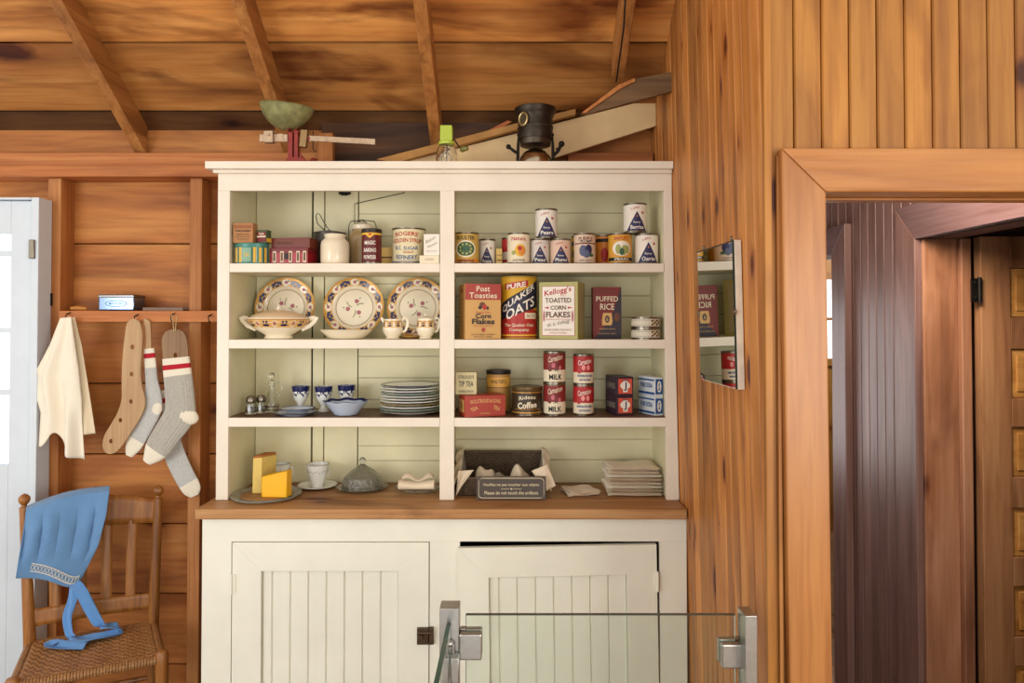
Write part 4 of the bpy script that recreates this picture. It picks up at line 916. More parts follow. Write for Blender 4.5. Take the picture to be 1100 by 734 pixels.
can('dark brown and gold coffee tin with script lettering', 549.5, 582.5, 417, S3, 2.465,
    [R_(-1.5, .02, 1.5, .08, GOLD), R_(-1.5, .86, 1.5, .9, GOLD), T_('Rideau', 0, .66, 1.1, .16, CREAM, .01, .05, .03), T_('Coffee', 0, .36, 1.3, .26, CREAM, .03, .05), R_(-.9, .18, .9, .2, GOLD)],
    lab=mat('coffee_brown', (58, 44, 26), .4), name='coffee_tin', cat='tin', lid=mat('coffee_lid', (110, 90, 56), .35, .6))
RC = mat('milk_red', (176, 34, 38), .42); MARO = mat('milk_maroon', (134, 40, 36), .42)
milk = [R_(-1.57, .42, 1.57, 1, MARO), T_('Carnation', 0, .84, 1.35, .20, CREAM, .01, .1), E_(-.2, .58, .16, .09, PINK), E_(.15, .62, .16, .09, DRED), E_(.4, .5, .14, .08, PINK), E_(-.5, .45, .18, .09, DRED), P_([(-.2, .36), (.1, .46), (.3, .34), (.1, .40)], GRN), T_('MILK', .0, .17, 1.15, .19, BLK, .02)]
evap = [R_(-1.57, .40, 1.57, 1, RC), T_('Carnation', 0, .80, 1.35, .20, WPAP, .01, .08), E_(-.15, .58, .18, .10, mat('flower_pink', (232, 150, 144), .5)), E_(.32, .58, .16, .10, MATS['flower_pink']), E_(-.55, .45, .2, .1, RC), T_('EVAPORATED MILK', 0, .27, 1.5, .09, BLUE, .03), T_('LAIT EVAPORE', 0, .12, 1.1, .08, BLUE, .03)]
hm = at(0, 413, 2.44).z - S3
for (pl, pr, its, nm, Y, pm) in ((583.5, 607.5, milk, 'maroon and cream milk can with flowers, %s of its stack', 2.455, 412.5), (615.5, 637.8, evap, 'bright red and white evaporated milk can, %s of its stack', 2.455, 414)):
    h = at(0, pm, Y - .04).z - S3
    can(nm % 'bottom', pl, pr, pm, S3, Y, its, lab=CREAM, name='milk_can', zt=S3 + h, group='milk cans stacked in twos')
    can(nm % 'top', pl, pr, pm, S3 + h + .0006, Y, its, lab=CREAM, name='milk_can', zt=S3 + 2 * h, group='milk cans stacked in twos', rot=.05)
DP = mat('aubergine_card', (54, 34, 50), .45)
for k, lb in ((0, 'lower small dark box with orange red emblem'), (1, 'upper small dark box with orange red emblem, on its twin')):
    h = .0665; zb = S3 + k * (h + .0006)
    carton(lb + ' on the third shelf', 662, 680.5, 0, zb, 2.425, .11, DP, [R_(-.82, .12, .82, .9, mat('emblem_red', (206, 84, 62), .45)), R_(-.25, .2, .3, .8, WPAP), E_(0, .55, .6, .2, WPAP), T_('J', .02, .5, .3, .45, TRI, .03), T_('SOAP', 0, .82, .7, .1, TRI, .01)],
           left=[T_('SURPRISE', 0, .5, 1.5, .3, MATS['grey_ink'])] , rz=.22, H=h, name='soap_box', group='dark emblem boxes')
LB = mat('blue_white_card', (214, 218, 220), .45)
for k, lb in ((0, 'lower blue and white box at the right end of the third shelf'), (1, 'upper blue and white box stacked at the right end')):
    h = .066; zb = S3 + k * (h + .0006)
    carton(lb, 703, 712.5, 0, zb, 2.42, .10, LB, [R_(-.9, .1, .9, .9, BLUE), E_(0, .5, .5, .3, WPAP), T_('S', 0, .5, .4, .4, BLUE, .04)],
           left=[R_(-.95, .08, .95, .2, BLUE), T_('PURE SODA', 0, .55, 1.4, .25, BLUE), R_(-.95, .8, .95, .88, BLUE)], rz=.42, H=h, name='soda_box', group='blue and white boxes')

# ---- worktop things
c = Vector((-.8505, 2.43, ZC))
CLG = mat('grey_green_glass', (226, 232, 222), .06, trans=.75, ior=1.45)
t = thing('glass_tray', 'round clear glass tray with wooden insert under the cheeses', 'tray', c)
R = .118
MB().lathe([(.0001, 0), (R * .8, 0), (R * .97, .006), (R, .011), (R * .985, .013), (R * .93, .010), (R * .78, .005), (.0001, .005)], 60).build('glass_dish', CLG, t)
MB().lathe([(.0001, .0052), (R * .72, .0052), (R * .73, .007), (R * .72, .0088), (.0001, .0088)], 52).build('wood_insert', W_TOP, t)
zc = ZC + .0092
CHW = mat('pale_cheese', (222, 192, 104), .55, var=.08, vscale=60, bump=.3, bscale=90); RIND = mat('brown_rind', (170, 104, 46), .6, var=.15); CHY = mat('yellow_cheese', (240, 180, 24), .4, var=.04, bump=.15)
qa = at(274.5, 0, 2.44).x; qb = at(296, 0, 2.46).x; hh = at(0, 491, 2.44).z - zc
t = thing('cheese_wedge', 'tall pale cheese wedge with brown rind on the glass tray', 'cheese', ((qa + qb) / 2, 2.47, zc))
w2 = (qb - qa) / 2
MB().add([(-w2, -.035, 0), (w2 * .1, -.04, 0), (w2, .03, 0), (-w2 * .5, .045, 0), (-w2 * .92, -.035, hh * .97), (w2 * .1, -.04, hh), (w2, .03, hh * .98), (-w2 * .5, .045, hh * .96)],
         [(0, 1, 2, 3), (4, 5, 6, 7), (0, 1, 5, 4), (1, 2, 6, 5), (2, 3, 7, 6), (3, 0, 4, 7)]).build('cheese_body', CHW, t, bevel=.003)
MB().add([(-w2 * .95, -.037, hh * .965), (w2 * .1, -.042, hh), (w2 * 1.02, .03, hh * .98), (-w2 * .5, .047, hh * .96), (-w2 * .8, -.034, hh * 1.04), (w2 * .1, -.036, hh * 1.07), (w2 * .95, .028, hh * 1.06), (-w2 * .5, .04, hh * 1.03)],
         [(0, 1, 2, 3), (4, 5, 6, 7), (0, 1, 5, 4), (1, 2, 6, 5), (2, 3, 7, 6), (3, 0, 4, 7)]).build('rind', RIND, t, bevel=.003)
qa = at(284.5, 0, 2.385).x; qb = at(315.5, 0, 2.40).x; h1 = at(0, 512, 2.385).z - zc; h2 = at(0, 505, 2.39).z - zc
t = thingmesh(MB().add([(qa, 2.378, 0), (qb - .006, 2.372, 0), (qb, 2.412, 0), (qa + .012, 2.424, 0), (qa, 2.378, h1), (qb - .006, 2.372, h2), (qb, 2.412, h2 * 1.0), (qa + .012, 2.424, h1 * 1.02)],
         [(0, 1, 2, 3), (4, 5, 6, 7), (0, 1, 5, 4), (1, 2, 6, 5), (2, 3, 7, 6), (3, 0, 4, 7)]), 'yellow_cheese', CHY, (0, 0, zc), 'bright yellow block of cheese in front of the pale wedge', 'cheese', bevel=.004)
def teacup(px, pyt, rpx, Y, zb, label, srpx=None, slabel=None, hr=.9):
    c = at(px, 345, Y)
    if srpx:
        Rs = S(srpx, Y); o = MB().lathe([(.0001, 0), (Rs * .5, 0), (Rs * .8, .006), (Rs, .011), (Rs * .99, .0125), (Rs * .78, .0075), (Rs * .5, .003), (.0001, .003)], 48).build('tea_saucer', WCHINA)
        o.location = (c.x, Y, zb); tag(o, slabel, 'saucer'); zb += .0032
    R = S(rpx, Y); H = at(0, pyt, Y).z - zb
    t = thing('tea_cup', label, 'cup', (c.x, Y, zb))
    op = [(R * .5, 0), (R * .52, .003), (R * .48, .007), (R * .66, H * .3), (R * .84, H * .62), (R * .93, H * .88), (R, H)]
    MB().lathe([(.0001, 0)] + op + [(R * .97, H), (R * .88, H * .85), (R * .6, H * .3), (.0001, .01)], 40).build('body', WCHINA, t)
    f = interp(op); mb = MB()
    for i in range(26):
        a = 2 * PI * i / 26; z = H * (.7 + .04 * math.sin(i * 2.2)); r = f(z) + .0006
        mb.sphere((r * math.sin(a), -r * math.cos(a), z), .0018, m=i % 2, seg=8)
    mb.lathe([(R * 1.004, H - .0012), (R * 1.004, H + .0004), (R * .98, H + .0006)], 40, m=2, cap=False)
    mb.build('sprig_pattern', [mat('grey_green_glaze', (116, 126, 104), .4), MATS['grey_ink'], MATS['grey_ink']], t)
    MB().tube([(R * .9, 0, H * .8), (R * 1.2, 0, H * .85), (R * 1.35, 0, H * .62), (R * 1.15, 0, H * .38), (R * .72, 0, H * .34)], .0022, 8).build('handle', WCHINA, t).rotation_euler = (0, 0, hr)
teacup(342, 498.5, 11.8, 2.562, ZC, 'white tea cup with grey sprigs standing on a saucer', 20.5, 'white saucer under the sprigged tea cup')
teacup(303, 498, 9.5, 2.602, ZC, 'white cup half hidden behind the cheese wedges', hr=0)
# butter dish
Y = 2.538; c = at(390, 345, Y)
t = thing('butter_dish', 'cut glass covered butter dish with ball knob', 'butter dish', (c.x, Y, ZC))
CUT = mat('cut_glass', (226, 226, 220), .05, trans=.95, ior=1.55, bump=1.0, bscale=110)
MB().lathe([(.0001, 0), (.06, 0), (.088, .008), (.092, .012), (.09, .013), (.06, .005), (.0001, .005)], 24).build('glass_plate', CUT, t, ang=10)
H = at(0, 499, Y).z - ZC
def dome(u, v):
    a = 2 * PI * u; rr = [.066, .068, .060, .040, .016, .008]; k = v * 5; i = min(int(k), 4); f_ = k - i
    zz = [.006, .016, .036, .052, .064, .070]; r = rr[i] + (rr[i + 1] - rr[i]) * f_; z = zz[i] + (zz[i + 1] - zz[i]) * f_
    r *= 1 + .07 * abs(math.cos(9 * a + 3 * v)) - .03 ; return (r * math.cos(a), r * math.sin(a), z * H / .070)
MB().grid(dome, 72, 20).build('glass_cover', CUT, t, solid=.003, fix=False)
MB().sphere((0, 0, H + .013), .013).lathe([(.006, H - .004), (.007, H + .002)], 12).build('knob', CUT, t)
# knife rest bundle on a glass dish
Y = 2.485; c = at(449.5, 345, Y)
t = thing('relish_dish', 'small dark cut glass dish under the white cloth roll', 'dish', (c.x, Y + .02, ZC))
MB().lathe([(.0001, 0), (.055, 0), (.084, .012), (.088, .018), (.084, .019), (.053, .005), (.0001, .005)], 24, sy=.55).build('glass_plate', CUT, t, ang=10)
def rollfn(u, v):
    a = 2 * PI * v; x = (u - .5) * .125; r = .012 + .005 * abs(2 * u - 1) ** 1.5
    return (x, r * math.cos(a) * 1.5, .0 + r + r * math.sin(a))
t = thing('cloth_roll', 'rolled pale cloth tied across the glass dish, next to the divider', 'cloth', (c.x, 2.455, ZC + .0195))
MB().grid(rollfn, 24, 16).build('roll', LINEN, t, fix=False)
MB().grid(lambda u, v: ((u - .5) * .11 + .0, .012 + v * .03, .03 + .014 * math.sin(u * 9) * (.5 + v * .5) + .008 * math.sin(v * PI)), 24, 10).build('folded_end', mat('grey_linen', (216, 198, 172), .85, bump=.3, bscale=200), t, solid=.004, fix=False)
# basket
WICK = mat('dark_wicker', (92, 74, 56), .6, var=.35, vscale=50)
Y0, Y1 = 2.43, 2.615; bx0, bx1 = at(491, 0, Y0).x, at(588, 0, Y0).x
t = thing('wicker_basket', 'dark wicker basket lined with cloth on the worktop', 'basket', ((bx0 + bx1) / 2, (Y0 + Y1) / 2, ZC + .003))
hw = (bx1 - bx0) / 2; hd_ = (Y1 - Y0) / 2
mb = MB(); hfront = .058; hback = .118
def rimz(s):   # s along perimeter param by y
    return hfront + (hback - hfront) * (s)
def woven(p0, p1, h0, h1, flare):
    n = 30; rows = 17
    P0, P1 = Vector(p0), Vector(p1); L_ = (P1 - P0); nn = Vector((L_.y, -L_.x, 0)).normalized()
    for r in range(rows):
        pts = []
        for i in range(n + 1):
            f_ = i / n; hh_ = h0 + (h1 - h0) * f_; z = hh_ * (r + .5) / rows
            p = P0 + L_ * f_ + nn * (flare * z + .0018 * math.sin(PI * (i + r))) ; p = p + nn * (.0018 * (1 if (i + r) % 2 else -1)); pts.append((p.x, p.y, z))
        mb.tube(pts, max(h0, h1) / rows * .52, 5, up=(0, 0, 1))
    for i in range(0, n + 1, 2):
        f_ = i / n; hh_ = h0 + (h1 - h0) * f_; p = P0 + L_ * f_
        mb.tube([(p.x, p.y, 0), (p.x + nn.x * flare * hh_, p.y + nn.y * flare * hh_, hh_)], .0022, 5)
    a = P0 + nn * flare * h0; b = P1 + nn * flare * h1
    mb.tube([(a.x, a.y, h0), (b.x, b.y, h1)], .0055, 8)
i_ = .012
woven((-hw + i_, -hd_ + i_, 0), (hw - i_, -hd_ + i_, 0), hfront, hfront, .12)
woven((hw - i_, -hd_ + i_, 0), (hw - i_, hd_ - i_, 0), hfront, hback, .10)
woven((hw - i_, hd_ - i_, 0), (-hw + i_, hd_ - i_, 0), hback, hback, .06)
woven((-hw + i_, hd_ - i_, 0), (-hw + i_, -hd_ + i_, 0), hback, hfront, .10)
mb.box(-hw + i_, -hd_ + i_, 0, hw - i_, hd_ - i_, .004)
mb.build('wicker_body', WICK, t)
GL = mat('grey_lining', (150, 140, 124), .85, bump=.3, bscale=200)
def liner_side(s):
    def fn(u, v):
        y = -hd_ + .01 + u * (2 * hd_ - .035); h = hfront + (hback - hfront) * u
        if v < .55: k = v / .55; return (s * (hw - .03 + .018 * k), y, .01 + (h + .008) * k)
        k = (v - .55) / .45; return (s * (hw - .012 + .022 * math.sin(k * PI / 2) + .004 * math.sin(u * 17)), y - .012 * k * (1 - u), h + .018 - k * (.062 * (1 - u * .75)) + .004 * math.sin(u * 13 + k * 3))
    return fn
for s in (-1, 1): MB().grid(liner_side(s), 22, 18, mfn=lambda u, v: 0 if v < .5 else 1).build('cloth_liner', [GL, LINEN], t, solid=.0018, fix=False)
def hump(cx, w_, h_, y_): return lambda u, v: (cx + (u - .5) * w_ * (1 - .25 * v), y_ + .03 * math.cos(v * PI) + .006 * math.sin(u * 9), .012 + h_ * math.sin(v * PI) ** .6 * (math.sin(u * PI) ** .35) * (.85 + .15 * math.sin(u * 7 + cx * 90)))
for cx_h, h_ in ((-.062, .088), (.062, .085), (.0, .058)):
    MB().grid(hump(cx_h, .085, h_, -.02), 18, 18).build('napkin_fold', [GL if h_ < .07 else LINEN], t, solid=.002, fix=False)
def corner(pts, yv, yd):
    def fn(u, v):
        a = (pts[0][0] + (pts[1][0] - pts[0][0]) * u, pts[0][1] + (pts[1][1] - pts[0][1]) * u); b = (pts[3][0] + (pts[2][0] - pts[3][0]) * u, pts[3][1] + (pts[2][1] - pts[3][1]) * u)
        p = at(a[0] + (b[0] - a[0]) * v, a[1] + (b[1] - a[1]) * v, yv - yd * v + .003 * math.sin(u * 6 + v * 4)); return p - Vector(t.location)
    return fn
MB().grid(corner([(492, 506), (509, 505), (496, 522), (490, 533)], 2.419, .006), 14, 14).build('cloth_corner', LINEN, t, solid=.0018, fix=False)
MB().grid(corner([(571, 506), (588, 499), (597, 522), (586, 528)], 2.419, .008), 14, 14).build('cloth_corner', LINEN, t, solid=.0018, fix=False)
# sign
YS = 2.385; sx0, sx1 = at(512.5, 0, YS).x, at(586, 0, YS).x; Hs_ = at(0, 512.5, YS).z - ZC
t = thing('notice_sign', 'dark brown notice plate with cream lettering leaning on the basket', 'sign', ((sx0 + sx1) / 2, YS - .0, ZC + .0005)); t.rotation_euler = (-math.radians(8), 0, 0)
Ws = sx1 - sx0
MB().box(-Ws / 2, -.003, 0, Ws / 2, .003, Hs_).build('plate', mat('brown_plate', (66, 52, 42), .4), t, smooth=False, bevel=.0008)
SG = mat('sign_cream', (216, 200, 160), .5); its = []
def line(x0, y0, x1, y1, w_=.012, h_=.028):
    if abs(x1 - x0) < 1e-6: return R_(x0 - w_ / 2, min(y0, y1), x0 + w_ / 2, max(y0, y1), SG)
    if abs(y1 - y0) < 1e-6: return R_(min(x0, x1), y0 - h_ / 2, max(x0, x1), y0 + h_ / 2, SG)
    return P_([(x0 - w_ / 2, y0 - h_ / 3), (x0 + w_ / 2, y0 + h_ / 3), (x1 + w_ / 2, y1 + h_ / 3), (x1 - w_ / 2, y1 - h_ / 3)], SG)
a_, b_, cc, dd = .94, .08, .84, .24
its += [line(-cc, b_, cc, b_), line(-cc, 1 - b_, cc, 1 - b_), line(-a_, dd, -a_, 1 - dd), line(a_, dd, a_, 1 - dd)]
for sx_ in (-1, 1):
    for (y0_, y1_) in ((b_, dd), (1 - b_, 1 - dd)):
        n_ = 6; pts = [(sx_ * (a_ - (a_ - cc) * math.cos(q * PI / 2 / n_)), y0_ + (y1_ - y0_) * math.sin(q * PI / 2 / n_)) for q in range(n_ + 1)]
        pts = [(sx_ * (a_ - (a_ - cc) * (1 - math.sin(q * PI / 2 / n_)) * 1.0), y0_ + (y1_ - y0_) * (1 - math.cos(q * PI / 2 / n_))) for q in range(n_ + 1)]
        for p, q in zip(pts[:-1], pts[1:]): its.append(P_([(p[0] - .006, p[1] - .012), (p[0] + .006, p[1] + .012), (q[0] + .006, q[1] + .012), (q[0] - .006, q[1] - .012)], SG))
its += [T_('Veuillez ne pas toucher aux objets.', 0, .63, 1.64, .15, SG, .012), T_('Please do not touch the artifacts', 0, .30, 1.55, .15, SG, .012), R_(-.3, .455, -.06, .475, SG), R_(.06, .455, .3, .475, SG), E_(0, .465, .035, .035, SG)]
decal('lettering', t, m_front(Ws, .006, Hs_), its, eps=.00005)
# napkins
def fold_cloth(name, x0, x1, y0, y1, h, label, loc, layers, m, jit=.004, cat='cloth'):
    h = h * 1.0
    t = thing(name, label, cat, loc)
    for k in range(layers):
        z = k * h / layers; hh_ = h / layers; jx = random.uniform(-jit, jit); jy = random.uniform(-jit, jit)
        def fn(u, v, z=z, hh_=hh_, jx=jx, jy=jy, k=k):
            # closed folded slab: v wraps round front fold
            a = v * 2; X_ = x0 + (x1 - x0) * u + jx
            wob = .0015 * math.sin(u * 9 + k) + .001 * math.sin(v * 20 + k * 2)
            if a < 1: return (X_ + .004 * math.sin(a * 5 + k), y1 - (y1 - y0) * a + jy, z + hh_ * .2 + wob * .5)
            a -= 1; return (X_ + .004 * math.sin(a * 5 + k), y0 + (y1 - y0) * a + jy, z + hh_ * .9 + wob * (1 if k == layers - 1 else .5) + (.003 * math.sin(u * 5) * math.sin(a * 4) if k == layers - 1 and 'top' in label else 0))
        MB().grid(fn, 20, 32).build('folded_layer', m, t, solid=.0022, fix=False)
    return t
c = at(624, 0, 2.47)
t = fold_cloth('folded_napkin', -.06, .05, -.05, .055, .014, 'single folded beige napkin between basket and napkin pile', (c.x, 2.48, ZC + .001), 2, MATS['linen'], .002, 'napkin'); t.rotation_euler = (0, 0, .25)
x0_, x1_ = at(651, 0, 2.46).x, at(708.5, 0, 2.46).x; Wn = x1_ - x0_; pile_names = ['bottom', 'second', 'third', 'fourth', 'fifth', 'sixth', 'seventh', 'top']
for k in range(8):
    h = .0125; t = fold_cloth('folded_napkin', -Wn / 2 + random.uniform(0, .008), Wn / 2 - (.0 if k < 6 else .012), -.07, .075, h - .005, '%s folded napkin in the pile%s at the right end of the worktop' % (pile_names[k], ' counted from below' if 0 < k < 7 else ''), ((x0_ + x1_) / 2 - .002, 2.50, ZC + .001 + k * h), 2, [LINEN, MATS['grey_linen'], TOWEL][k % 3] if k < 7 else LINEN, .002, 'napkin')
    t['group'] = 'folded napkins piled on the worktop'; t.rotation_euler = (0, 0, .02 * (k % 3 - 1))

# ================================================================== ON TOP OF THE HUTCH
ZT = crt
# scale
Y = 2.47; c = at(319, 0, Y); hz2_ = lambda p, Yq=Y: at(0, p, Yq).z - ZT
SR = mat('scale_red', (140, 50, 40), .5, .2, var=.25, vscale=50); PANM = mat('patinated_pan', (134, 132, 84), .6, .2, var=.45, vscale=30); BEAMM = mat('pale_brass', (190, 164, 136), .4, .5, var=.2, vscale=60)
xx = lambda p: at(p, 0, Y).x - c.x
t = thing('balance_scale', 'old red balance scale with green pan and sliding weights', 'scale', (c.x, Y, ZT))
mb = MB(); mb.box(-.062, -.045, 0, .085, .045, .014); mb.prism([(-.035, .014), (.05, .014), (.03, .034), (-.02, .034)], -.03, .03)
mb.box(xx(313) - .006, -.012, .03, xx(313) + .010, .012, hz2_(143)); mb.box(xx(319.5) - .006, -.012, .03, xx(319.5) + .008, .012, hz2_(141)); mb.prism([(xx(325), .03), (xx(335), .014), (xx(328), .034), (xx(322), .06)], -.01, .01)
mb.tube([(.062, 0, .014), (.062, 0, .03), (.058, 0, .036)], [.018, .014, .005], 14)
mb.build('base_frame', SR, t, bevel=.002)
MB().tube([(xx(313), 0, hz2_(144)), (xx(305), 0, hz2_(136)), (xx(297), 0, hz2_(130))], .0028, 8).tube([(xx(313), 0, hz2_(144)), (xx(320), 0, hz2_(137)), (xx(323), 0, hz2_(128))], .0028, 8).tube([(xx(313), -.03, hz2_(140)), (xx(313), .03, hz2_(140))], .003, 8).build('pan_yoke', SR, t)
rp = S(29, Y)
Mp = Matrix.Translation((xx(309), 0, hz2_(114))) @ Matrix.Rotation(math.radians(6), 4, 'Y') @ Matrix.Rotation(math.radians(3), 4, 'X')
MB().lathe([(rp, 0), (rp * .97, -.012), (rp * .86, -.034), (rp * .66, -.058), (rp * .4, -.076), (rp * .15, -.084), (.0001, -.085)], 44, sy=.75, cap=False, M=Mp).build('pan', PANM, t, solid=.0018)
MB().box(xx(280), -.004, hz2_(152.5), xx(310), .004, hz2_(144.5)).box(xx(299), -.006, hz2_(151), xx(305.5), .006, hz2_(144)).build('short_beam', BEAMM, t, bevel=.001)
MB().box(xx(285.5), -.016, hz2_(154), xx(295.5), .012, hz2_(141.5)).tube([(xx(291), -.022, hz2_(146)), (xx(291), -.01, hz2_(146))], .005, 12).build('weight', BEAMM, t, bevel=.002)
MB().add([(xx(323), -.012, hz2_(158)), (xx(330), -.012, hz2_(159)), (xx(332), -.012, hz2_(140.5)), (xx(325), -.012, hz2_(140)), (xx(323), .012, hz2_(158)), (xx(330), .012, hz2_(159)), (xx(332), .012, hz2_(140.5)), (xx(325), .012, hz2_(140))], [(0, 1, 2, 3), (4, 5, 6, 7), (0, 1, 5, 4), (1, 2, 6, 5), (2, 3, 7, 6), (3, 0, 4, 7)]).build('weight', mat('brass_brown', (150, 122, 80), .45, .5), t, bevel=.001)
mb = MB().add([(xx(333), -.003, hz2_(151.5)), (xx(403.5), -.003, hz2_(155.5)), (xx(403.5), -.003, hz2_(149.5)), (xx(333), -.003, hz2_(146)), (xx(333), .003, hz2_(151.5)), (xx(403.5), .003, hz2_(155.5)), (xx(403.5), .003, hz2_(149.5)), (xx(333), .003, hz2_(146))], [(0, 1, 2, 3), (4, 5, 6, 7), (0, 1, 5, 4), (1, 2, 6, 5), (2, 3, 7, 6), (3, 0, 4, 7)])
for i in range(24):
    q_ = 340 + i * 2.5; mb.box(xx(q_), -.0036, hz2_(152.5 + (q_ - 333) * .055), xx(q_) + .0008, -.003, hz2_(150 + (q_ - 333) * .055), 1)
mb.box(xx(320), -.004, hz2_(150.5), xx(334), .004, hz2_(147.5), 2)
mb.build('graduated_beam', [BEAMM, BLK, SR], t)
mb = MB().tube([(xx(337), 0, hz2_(141)), (xx(337), 0, hz2_(160)), (xx(340), 0, hz2_(163))], .0018, 8); mb.build('beam_hanger', BLACKM, t)
# egg beater jar
Y = 2.47; c = at(480, 0, Y); t = thing('beater_jar', 'glass beater jar with lime green top and side crank', 'beater jar', (c.x, Y, ZT))
R = S(11.5, Y); hs = hz2_(156)
MB().lathe([(.0001, 0), (R * .95, 0), (R, .005), (R, hs * .6), (R * .9, hs * .8), (R * .68, hs * .95), (R * .68, hs * 1.05), (R * .6, hs * 1.05), (R * .6, hs * .95), (R * .85, hs * .75), (R * .93, hs * .5), (R * .92, .006), (.0001, .006)], 32).build('glass_jar', GLASS, t)
LIME = mat('lime_enamel', (176, 196, 70), .35)
hs2 = hz2_(136)
MB().box(-.0215, -.0215, hs * 1.12, .0215, .0215, hs2).build('gear_housing', LIME, t, bevel=.003)
MB().lathe([(R * .74, hs * 1.0), (R * .76, hs * 1.02), (R * .76, hs * 1.12), (R * .6, hs * 1.16)], 32).build('screw_cap', LIME, t)
MB().tube([(.021, -.012, hs * 1.18), (.03, -.018, hs * 1.17), (.043, -.02, hs * .92), (.058, -.02, hs * .72)], .0026, 8).build('crank_arm', BLACKM, t)
MB().tube([(.056, -.016, hs * .76), (.066, -.03, hs * .76), (.078, -.034, hs * .76)], [.010, .009, .007], 14).build('crank_knob', mat('olive_knob', (120, 116, 60), .4), t)
MB().tube([(0, 0, .012), (0, 0, hs * 1.1)], .0022, 8).tube([(.0, 0, .012), (.016, 0, .02), (.018, 0, hs * .5), (0, 0, hs * .7)], .0016, 6).tube([(.0, 0, .012), (-.016, 0, .02), (-.018, 0, hs * .5), (0, 0, hs * .7)], .0016, 6).build('beater', TIN, t)
# small black stove
Y = 2.48; c = at(575, 0, Y); t = thing('oil_stove', 'blackened round oil heater with porthole and side arms', 'heater', (c.x, Y, ZT)); q = lambda p: at(0, p, Y - .06).z - ZT; s_ = lambda p: S(p, Y)
SOOT = mat('sooty_metal', (62, 54, 46), .42, .75, var=.35, vscale=35)
MB().lathe([(s_(18), q(146)), (s_(19), q(143)), (s_(18.7), q(128)), (s_(18.7), q(122)), (s_(20), q(119)), (s_(22.5), q(114)), (s_(22.5), q(112)), (s_(21.5), q(112)), (s_(18), q(119)), (s_(17), q(140)), (.0001, q(140))], 44).build('drum', SOOT, t)
MB().lathe([(s_(17), q(146)), (s_(16.6), q(152)), (s_(13), q(153)), (.0001, q(153))], 40).lathe([(s_(19.2), q(134)), (s_(19.6), q(133)), (s_(19.2), q(132))], 40, cap=False).build('burner_skirt', mat('dark_sheet_metal', (84, 76, 66), .35, .8, var=.25), t)
pa_ = Matrix.Translation((s_(-12.5), -s_(14.6), q(127))) @ Matrix.Rotation(math.radians(-40), 4, 'Z') @ Matrix.Rotation(PI / 2, 4, 'X')
MB().tube([(s_(5.4) * math.cos(a), s_(6.6) * math.sin(a), 0.004) for a in [i * PI / 10 for i in range(20)]], .0042, 8, closed=True, M=pa_).build('porthole_ring', mat('pale_brass_ring', (176, 156, 110), .35, .8), t)
MB().lathe([(.0001, .002), (s_(4.8), .002)], 24, sy=1.25, M=pa_, cap=False).build('porthole_pane', mat('smoky_pane', (70, 62, 44), .2), t)
MB().lathe([(.0001, 0), (s_(17), 0), (s_(18), .01), (s_(17), q(166)), (s_(13), q(160)), (s_(6), q(156)), (.0001, q(155))], 40).build('tank', mat('tank_metal', (170, 156, 136), .22, 1, var=.15), t)
mb = MB()
for s in (-1, 1):
    mb.tube([(s * s_(17.5), -.01, .005), (s * s_(19), -.01, .03), (s * s_(18.5), -.01, q(150)), (s * s_(17.8), -.01, q(142))], [.006, .006, .005, .004], 8)
    mb.sphere((s * s_(17.5), -.016, q(141.5)), .008, seg=12)
    mb.build('side_bracket', BLACKM, t); mb = MB()
MB().tube([(-s_(18), -.01, q(162)), (-s_(24), -.012, q(158)), (-s_(29), -.012, q(154))], [.005, .006, .004], 8).sphere((-s_(29), -.012, q(154)), .009).build('left_arm', BLACKM, t)
MB().tube([(s_(18), -.01, q(165)), (s_(24), -.012, q(159)), (s_(27.5), -.012, q(152))], [.006, .006, .006], 8).sphere((s_(28), -.012, q(151)), .011).sphere((s_(24), -.012, q(157)), .007).build('right_arm', BLACKM, t)
# planks behind
PL = mat('cream_plank', (226, 196, 146), .5, var=.12, vscale=8); LT = mat('lath_wood', (176, 128, 66), .6, var=.15, vscale=20)
p = [at(430, 176, 2.635), at(704, 106, 2.635), at(704, 136, 2.635), at(545, 186, 2.635), at(430, 186, 2.635)]
o = MB().prism([(v.x, v.z) for v in p], 2.625, 2.643).build('painted_plank', PL, smooth=False, bevel=.001); tag(o, 'cream painted plank slanting up behind the hutch to the right wall', 'plank')
p = [at(405, 172, 2.61), at(545, 136, 2.61), at(618, 118, 2.61), at(618, 124, 2.61), at(545, 143, 2.61), at(425, 176, 2.61)]
o = MB().prism([(v.x, v.z) for v in p], 2.596, 2.6235).build('wood_lath', LT, smooth=False, bevel=.001); tag(o, 'thin tan lath lying along the upper edge of the painted plank', 'lath')
p = [at(510, 148, 2.65), at(545, 130, 2.65), at(550, 131, 2.65), at(520, 150, 2.65)]
o = MB().prism([(v.x, v.z) for v in p], 2.6445, 2.6585).build('wood_splinter', mat('orange_lath', (180, 100, 50), .6), smooth=False); tag(o, 'short reddish wood sliver poking up behind the lath', 'wood strip')
# brownish board under the roof by the right wall
a = at(628, 120, 2.56); b = at(710, 80, 2.56); 
p = [at(x_, y_, 2.36) for x_, y_ in ((624, 122), (664, 92), (680, 85), (wx(2.3) * F / 2.36 + 549.5, 77), (wx(2.3) * F / 2.36 + 549.5, 98), (631, 122.5))]
mb = MB().prism([(v.x, v.z) for v in p], 2.36, 2.378, 'xz', 0, .3)
e_ = [at(x_, y_, 2.36) for x_, y_ in ((625, 121.5), (664, 92), (681, 85), (682, 88), (666, 96), (629, 122))]
MBX = MB().prism([(v.x, v.z) for v in e_], 2.352, 2.3595, 'xz', 0, .9)
o = mb.build('gusset_board', wood('grey_brown_board', (88, 66, 44), (122, 92, 60), (146, 114, 78), 0, .6, .2, .5, .1, 14), smooth=False, bevel=.001); MBX.build('split_edge', W_STUD, o, smooth=False); tag(o, 'rough grey brown board slanting under the roof at the right wall', 'board')
